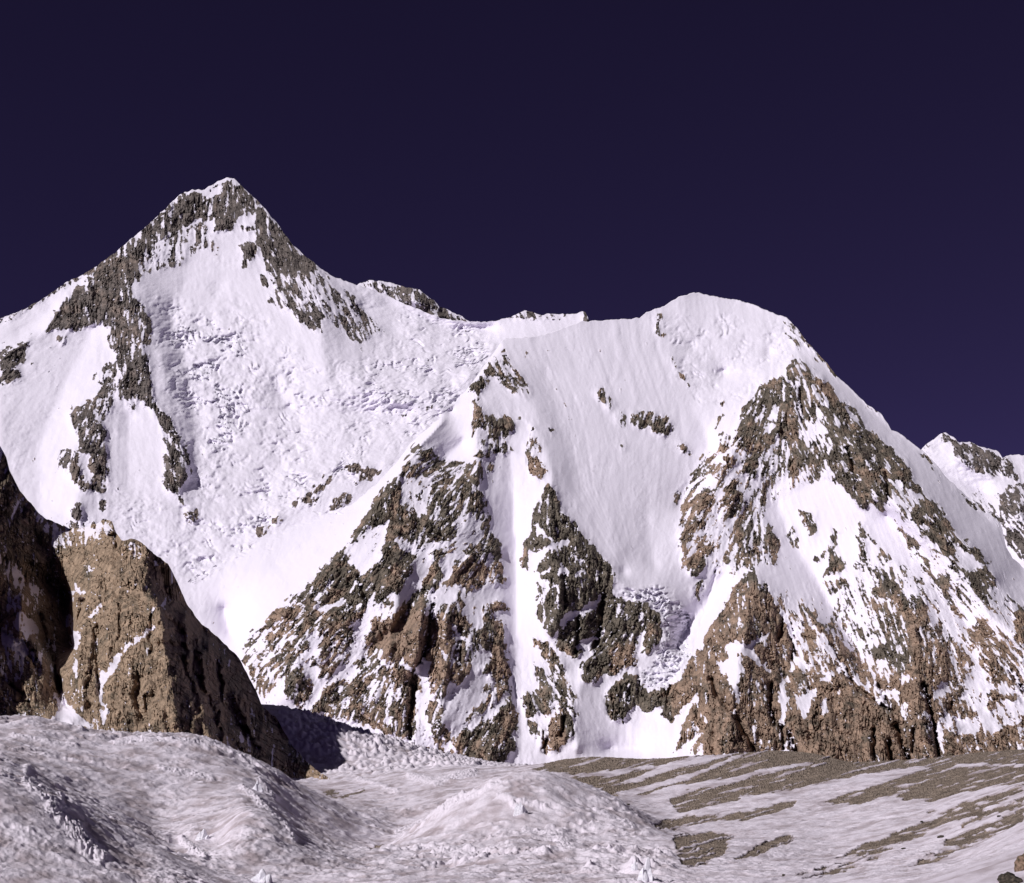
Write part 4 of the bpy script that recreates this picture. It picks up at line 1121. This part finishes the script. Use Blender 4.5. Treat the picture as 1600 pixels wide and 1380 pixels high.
# streaks of snow in the gravel run along the slope
ls = math.radians(-17)
sa = (GU * math.cos(ls) - GV * math.sin(ls)); sb = (GU * math.sin(ls) + GV * math.cos(ls))
GXm = GX; 
n_s = fbm(sa / 60, (GV + (GU - 1200) * .26) / 4.0, 6, 3)
far_fade = sstep(2700, 1400, GY)
onmor = sstep(880, 1060, GU + (GV - 1200) * 0)
Rg = Rg + .85 * np.clip(n_s * 2.2, -1.5, 1.5) * sstep(-.45, .15, Rg) + .3 * fbm(GX / 3.0, GY / 6.0, 2, 3) * sstep(-.3, .3, Rg)
rg = rough.at(GU, GV)
logy = np.log(GY)
px = GY / F_PX                        # metres in one photo pixel
# ice relief, in metres of real size; waves finer than the rows are faded out
dyr = np.gradient(gy)[:, None]
e_big = np.zeros_like(GX); e_sml = np.zeros_like(GX)
wxm = GX + 6 * fbm(GX / 30, GY / 30, 3, 2); wym = GY + 6 * fbm(GX / 30 + 7, GY / 30, 5, 2)
for i, (lam, am) in enumerate([(70, 2.2), (34, 1.7), (16, .8), (7.5, .45), (3.4, .36), (1.6, .32), (.8, .25), (.4, .13)]):
    w = sstep(1.0, 2.6, lam / dyr)
    n = 1 - 2.4 * np.abs(NZ[i](wxm / lam + 3.1 * i, wym / lam * .8 - 7.7 * i))
    if i < 2: e_big += am * w * n
    else: e_sml += am * w * n
patch = .55 + 1.0 * sstep(-.1, .45, fbm(GX / 60, GY / 60, 9, 3))
d1, gap, val = cells(GX / 3.2 + .4 * fbm(GX / 5, GY / 5, 2, 2), GY / 4.5, 31)
tooth = np.clip(1 - d1 * 1.6, 0, 1) * (val > .80) * .9 * sstep(900, 600, GY)
d1, gap, val = cells(GX / 1.5 + .4 * fbm(GX / 3, GY / 3, 2, 2), GY / 2.2, 33)
tooth = tooth + np.clip(1 - d1 * 1.5, 0, 1) * (val > .55) * .55 * sstep(650, 450, GY) * sstep(.9, 1.5, patch)
d1, gap, val = cells(GX / 9.0 + .4 * fbm(GX / 14, GY / 14, 2, 2), GY / 22., 37)
tooth = tooth + np.clip(1 - d1 * 1.4, 0, 1) * (val > .35) * 7.0 * sstep(1500, 1900, GY) * sstep(400, 470, GU)
nearf = np.clip(GY / 260, .25, 1)
Hn = (e_big * .45 + e_sml * patch * 1.15) * rg * nearf + tooth * rg * patch * nearf
Hn = Hn + (1 - rg) * .35 * e_sml * nearf + (1 - rg) * .55 * fbm(sa / 40, (GV + (GU - 1200) * .26) / 5, 5, 3) * px * 3
gr = sstep(.4, .6, Rg)
Hn = Hn * (1 - .35 * gr) + gr * 1.3 * px * np.clip(NZ[3](GU / 2.4, logy * 260) * 2, -.2, 1) + (1 - gr) * onmor * 1.6 * px
far_fade = sstep(6000, 3500, GY)
GZ2 = GZ + Hn * far_fade * sstep(30, 100, GY) ** .5
e2 = e_sml / 2
# rows of ice fins
fins = Sheet(0.0)
for w, a, s in [(5, 9, "40,1232 70,1255 95,1262"), (10, 13, "80,1270 110,1300 130,1325"), (11, 15, "118,1300 140,1330 160,1345"), (6, 10, "285,1322 300,1335 318,1345"), (5, 7, "45,1205 40,1215"),
                (5, 9, "380,1235 410,1262 440,1290 460,1320"), (5, 8, "405,1222 430,1250"), (6, 8, "640,1215 680,1225 740,1210"), (5, 8, "800,1262 820,1275"), (6, 8, "870,1335 850,1345"),
                (4, 5, "180,1164 260,1160 330,1164 400,1196 440,1216"), (5, 6, "620,1305 700,1266 780,1230"), (5, 6, "780,1252 850,1266"), (5, 7, "650,1332 760,1345"), (5, 7, "820,1300 905,1332"),
                (4, 5, "560,1218 620,1238"), (4, 5, "20,1152 120,1168"), (5, 6, "250,1203 330,1218"), (5, 6, "930,1270 990,1300")]:
    fins.line([tuple(map(float, p.split(','))) for p in s.split()], w, a)
fin_n = ridged(GX / (px * 9) + 1.5 * fbm(GX / 4, GY / 4, 2, 2), GY / 2.5, 4, 3)
GZ2 = GZ2 + fins.at(GU, GV) * (.25 + .75 * np.clip(fin_n, 0, 1)) * px * .8
dirtg = np.clip(.45 + .9 * fbm(GU / 60, logy * 24, 7, 3) + .5 * fbm(GX / 4, GY / 9, 4, 4, .6) - .5 * sstep(.3, 1.2, e2 + tooth) - .7 * sstep(1, 6, fins.at(GU, GV)), 0, 1)
at = dict(rock=Rg, tone=.45 + 0 * Rg, dirt=np.clip(dirtg * np.where(GU > 900, .85, 1.0) + .35 * sstep(.05, .4, Rg), 0, 1), ice=0 * Rg)
MAT_GL = material("dirty_glacier_ice", (0.165, 0.130, 0.108), (0.225, 0.178, 0.150), (0.73, 0.665, 0.765), (0.39, 0.325, 0.36), scale=9.0, sbump=.55)
fu = (GU[:-1, :-1] + GU[1:, 1:]) / 2; fy = (GY[:-1, :-1] + GY[1:, 1:]) / 2
edge_u = np.interp(fy, [36, 170, 300, 480, 600, 750, 1000, 1250], [1250, 1090, 1075, 1062, 1020, 900, 845, 845])
mor = (fu > edge_u) & (fy < 1250)
# rows run away from the camera: flip so that faces look up
fl = lambda a: a[::-1]
A2 = {k: fl(v) for k, v in at.items()}
ice = grid_mesh("glacier", fl(GX), fl(GY), fl(GZ2), A2, MAT_GL, keep=fl(~mor), facet=False)
moraine = grid_mesh("moraine", fl(GX), fl(GY), fl(GZ2), A2, MAT_GL, keep=fl(mor))
tag(ice, "rough grey-white glacier with hummocks and ice fins filling the foreground", "glacier", 'structure')
tag(moraine, "brown gravel moraine slope streaked with snow on the right", "moraine", 'structure')

def ground_at(u, v, ymin=40, ymax=1200):
    """first point of the ice surface met along the line of sight through map point (u, v)"""
    j = int(np.argmin(np.abs(gu - u)))
    vv = HOR - GZ2[:, j] / gy * F_PX
    for i in range(len(gy)):
        if gy[i] > ymin and gy[i] < ymax and vv[i] <= v:
            return gu[j], gy[i], GX[i, j], GZ2[i, j]
    return None


# ------------------------------------------------------------------ loose rocks and ice pinnacles
def stone_mat(name, a, b, c):
    m = bpy.data.materials.new(name); m.use_nodes = True
    t = m.node_tree; N = t.nodes; L = t.links
    bs = N["Principled BSDF"]; bs.inputs['Roughness'].default_value = .9; bs.inputs['Specular IOR Level'].default_value = .15
    co = N.new("ShaderNodeTexCoord"); n1 = N.new("ShaderNodeTexNoise"); n1.inputs['Scale'].default_value = 3.0; n1.inputs['Detail'].default_value = 8
    L.new(co.outputs['Object'], n1.inputs['Vector'])
    rp = N.new("ShaderNodeValToRGB"); L.new(n1.outputs['Fac'], rp.inputs[0])
    e = rp.color_ramp.elements
    e[0].position = .35; e[0].color = (*a, 1); e[1].position = .65; e[1].color = (*c, 1)
    k = e.new(.5); k.color = (*b, 1)
    L.new(rp.outputs[0], bs.inputs['Base Color'])
    bp = N.new("ShaderNodeBump"); bp.inputs['Strength'].default_value = .6; bp.inputs['Distance'].default_value = .05
    L.new(n1.outputs['Fac'], bp.inputs['Height']); L.new(bp.outputs[0], bs.inputs['Normal'])
    return m
M_STONE = stone_mat("brown_stone", (.05, .045, .03), (.17, .115, .085), (.26, .18, .14))
M_DARK = stone_mat("dark_stone", (.02, .018, .015), (.05, .042, .034), (.10, .08, .065))
M_ICE = stone_mat("clean_ice", (.55, .53, .60), (.68, .66, .74), (.78, .76, .84))
import bmesh
def rock_obj(name, loc, size, seed, mat, sub=4, facet=.5):
    rs = np.random.RandomState(seed)
    bm = bmesh.new(); bmesh.ops.create_icosphere(bm, subdivisions=sub, radius=1.0)
    pl = [(v / np.linalg.norm(v), rs.uniform(.55, .95)) for v in rs.normal(size=(9, 3))]
    for v in bm.verts:
        p = np.array(v.co)
        for nrm, d in pl:                      # cut flat faces into the ball
            s = p @ nrm - d
            if s > 0: p = p - nrm * s * .9
        w = np.array([float(NZ[1](p[0] * 2.5 + seed, p[1] * 2.5 + p[2])), float(NZ[2](p[1] * 2.5, p[2] * 2.5 + seed)), float(NZ[4](p[2] * 2.5 + seed, p[0] * 2.5))])
        w2 = float(NZ[5](p[0] * 7 + p[2] * 5, p[1] * 7 + seed))
        v.co = Vector(p + w * .16 + p * w2 * .07)
    me = bpy.data.meshes.new(name); bm.to_mesh(me); bm.free()
    for f in me.polygons: f.use_smooth = True
    me.materials.append(mat)
    o = bpy.data.objects.new(name, me); C.objects.link(o)
    o.scale = size; o.location = loc; o.rotation_euler = (0, 0, rs.uniform(0, 6.28))
    return o
def put_rock(u, v, wpx, hpx, seed, mat, label, name="boulder", cat="boulder", group=None, sub=3):
    g = ground_at(u, v)
    if g is None: return
    _, y, x, z = g
    s = y / F_PX
    o = rock_obj(name, (x, y, z + hpx * s * .18), (wpx * s * .58, wpx * s * .5, hpx * s * .62), seed, mat, sub)
    o.rotation_euler = (0, 0, (seed * .37) % .8)
    return tag(o, label, cat, None, group)
put_rock(1603, 1359, 30, 30, 3, M_STONE, "pink-brown boulder with a dark top at the right edge of the snow slope", sub=5)
put_rock(1580, 1384, 36, 24, 8, M_DARK, "low dark mossy boulder lying below the pink-brown boulder", sub=5)
put_rock(1469, 1309, 11, 5, 11, M_DARK, "largest black stone out on the streaked snow of the moraine")
put_rock(1441, 1286, 6, 3, 12, M_DARK, "small black stone just uphill of the largest black stone on the snow")
put_rock(1561, 1277, 6, 4, 13, M_DARK, "small black stone at the edge of the gravel band high on the right")
put_rock(1505, 1294, 5, 4, 14, M_STONE, "small brown stone on the snow strip between two gravel bands")
put_rock(981, 1258, 6, 3, 15, M_DARK, "lone dark stone on snow where the gravel meets the ice hummock")
put_rock(1412, 1327, 7, 4, 16, M_DARK, "dark stone below the largest black stone, among faint dirt streaks")
put_rock(1224, 1369, 6, 4, 17, M_DARK, "lone dark stone low on the open snow at the bottom of the moraine")

def pinnacle(u, v, wpx, hpx, seed, label, group="ice pinnacles on the glacier"):
    """a leaning fin of clean ice with a ragged crest, wider than deep"""
    g = ground_at(u, v)
    if g is None: return
    _, y, x, z = g
    s = y / F_PX; w = wpx * s; h = hpx * s
    rs = np.random.RandomState(seed)
    bm = bmesh.new()
    n = 5
    for i in range(n):                         # a broken block: several split towers growing out of one foot
        a = (i + .5) / n * 2 - 1
        hh = h * (1.0 if i == n // 2 else rs.uniform(.35, .85)); ww = w * rs.uniform(.30, .46)
        cx, cy = a * w * .38, rs.uniform(-.15, .15) * w
        mv = bmesh.ops.create_icosphere(bm, subdivisions=3, radius=1.0)['verts']
        pl = [(v / np.linalg.norm(v), rs.uniform(.45, .8)) for v in rs.normal(size=(8, 3)) * np.array([1, 1, .45])]
        lx, ly = rs.uniform(-.1, .35), rs.uniform(-.2, .2)
        for v in mv:
            p = np.array(v.co)
            for nrm, d in pl:
                s_ = p @ nrm - d
                if s_ > 0: p = p - nrm * s_
            k = 1 - .45 * max(p[2], 0)
            v.co = Vector((cx + p[0] * ww * k + lx * p[2] * ww, cy + p[1] * ww * .8 * k + ly * p[2] * ww, p[2] * hh * 1.05 - .05 * h))
    me = bpy.data.meshes.new("ice_pinnacle"); bm.to_mesh(me); bm.free()
    me.materials.append(M_ICE)
    o = bpy.data.objects.new("ice_pinnacle", me); C.objects.link(o)
    o.location = (x, y, z); o.rotation_euler = (0, 0, rs.uniform(-.5, .3))
    return tag(o, label, "ice pinnacle", None, group)
for a in [
    (1010, 1376, 26, 36, 1, "tall white ice pinnacle with two teeth at the bottom centre, beside the moraine"),
    (992, 1358, 12, 16, 2, "slim white ice pinnacle just behind the two-toothed one at the bottom centre"),
    (812, 1272, 18, 20, 4, "white ice block standing highest on the central hummock"),
    (402, 1236, 16, 16, 11, "white ice tooth at the head of the fin row right of the cliff foot"),
    (318, 1312, 20, 16, 13, "jagged ice tooth at the top of the short fin row low on the left"),
    (410, 1378, 34, 20, 14, "row of blunt ice teeth at the bottom edge left of centre")]:
    pinnacle(*a)
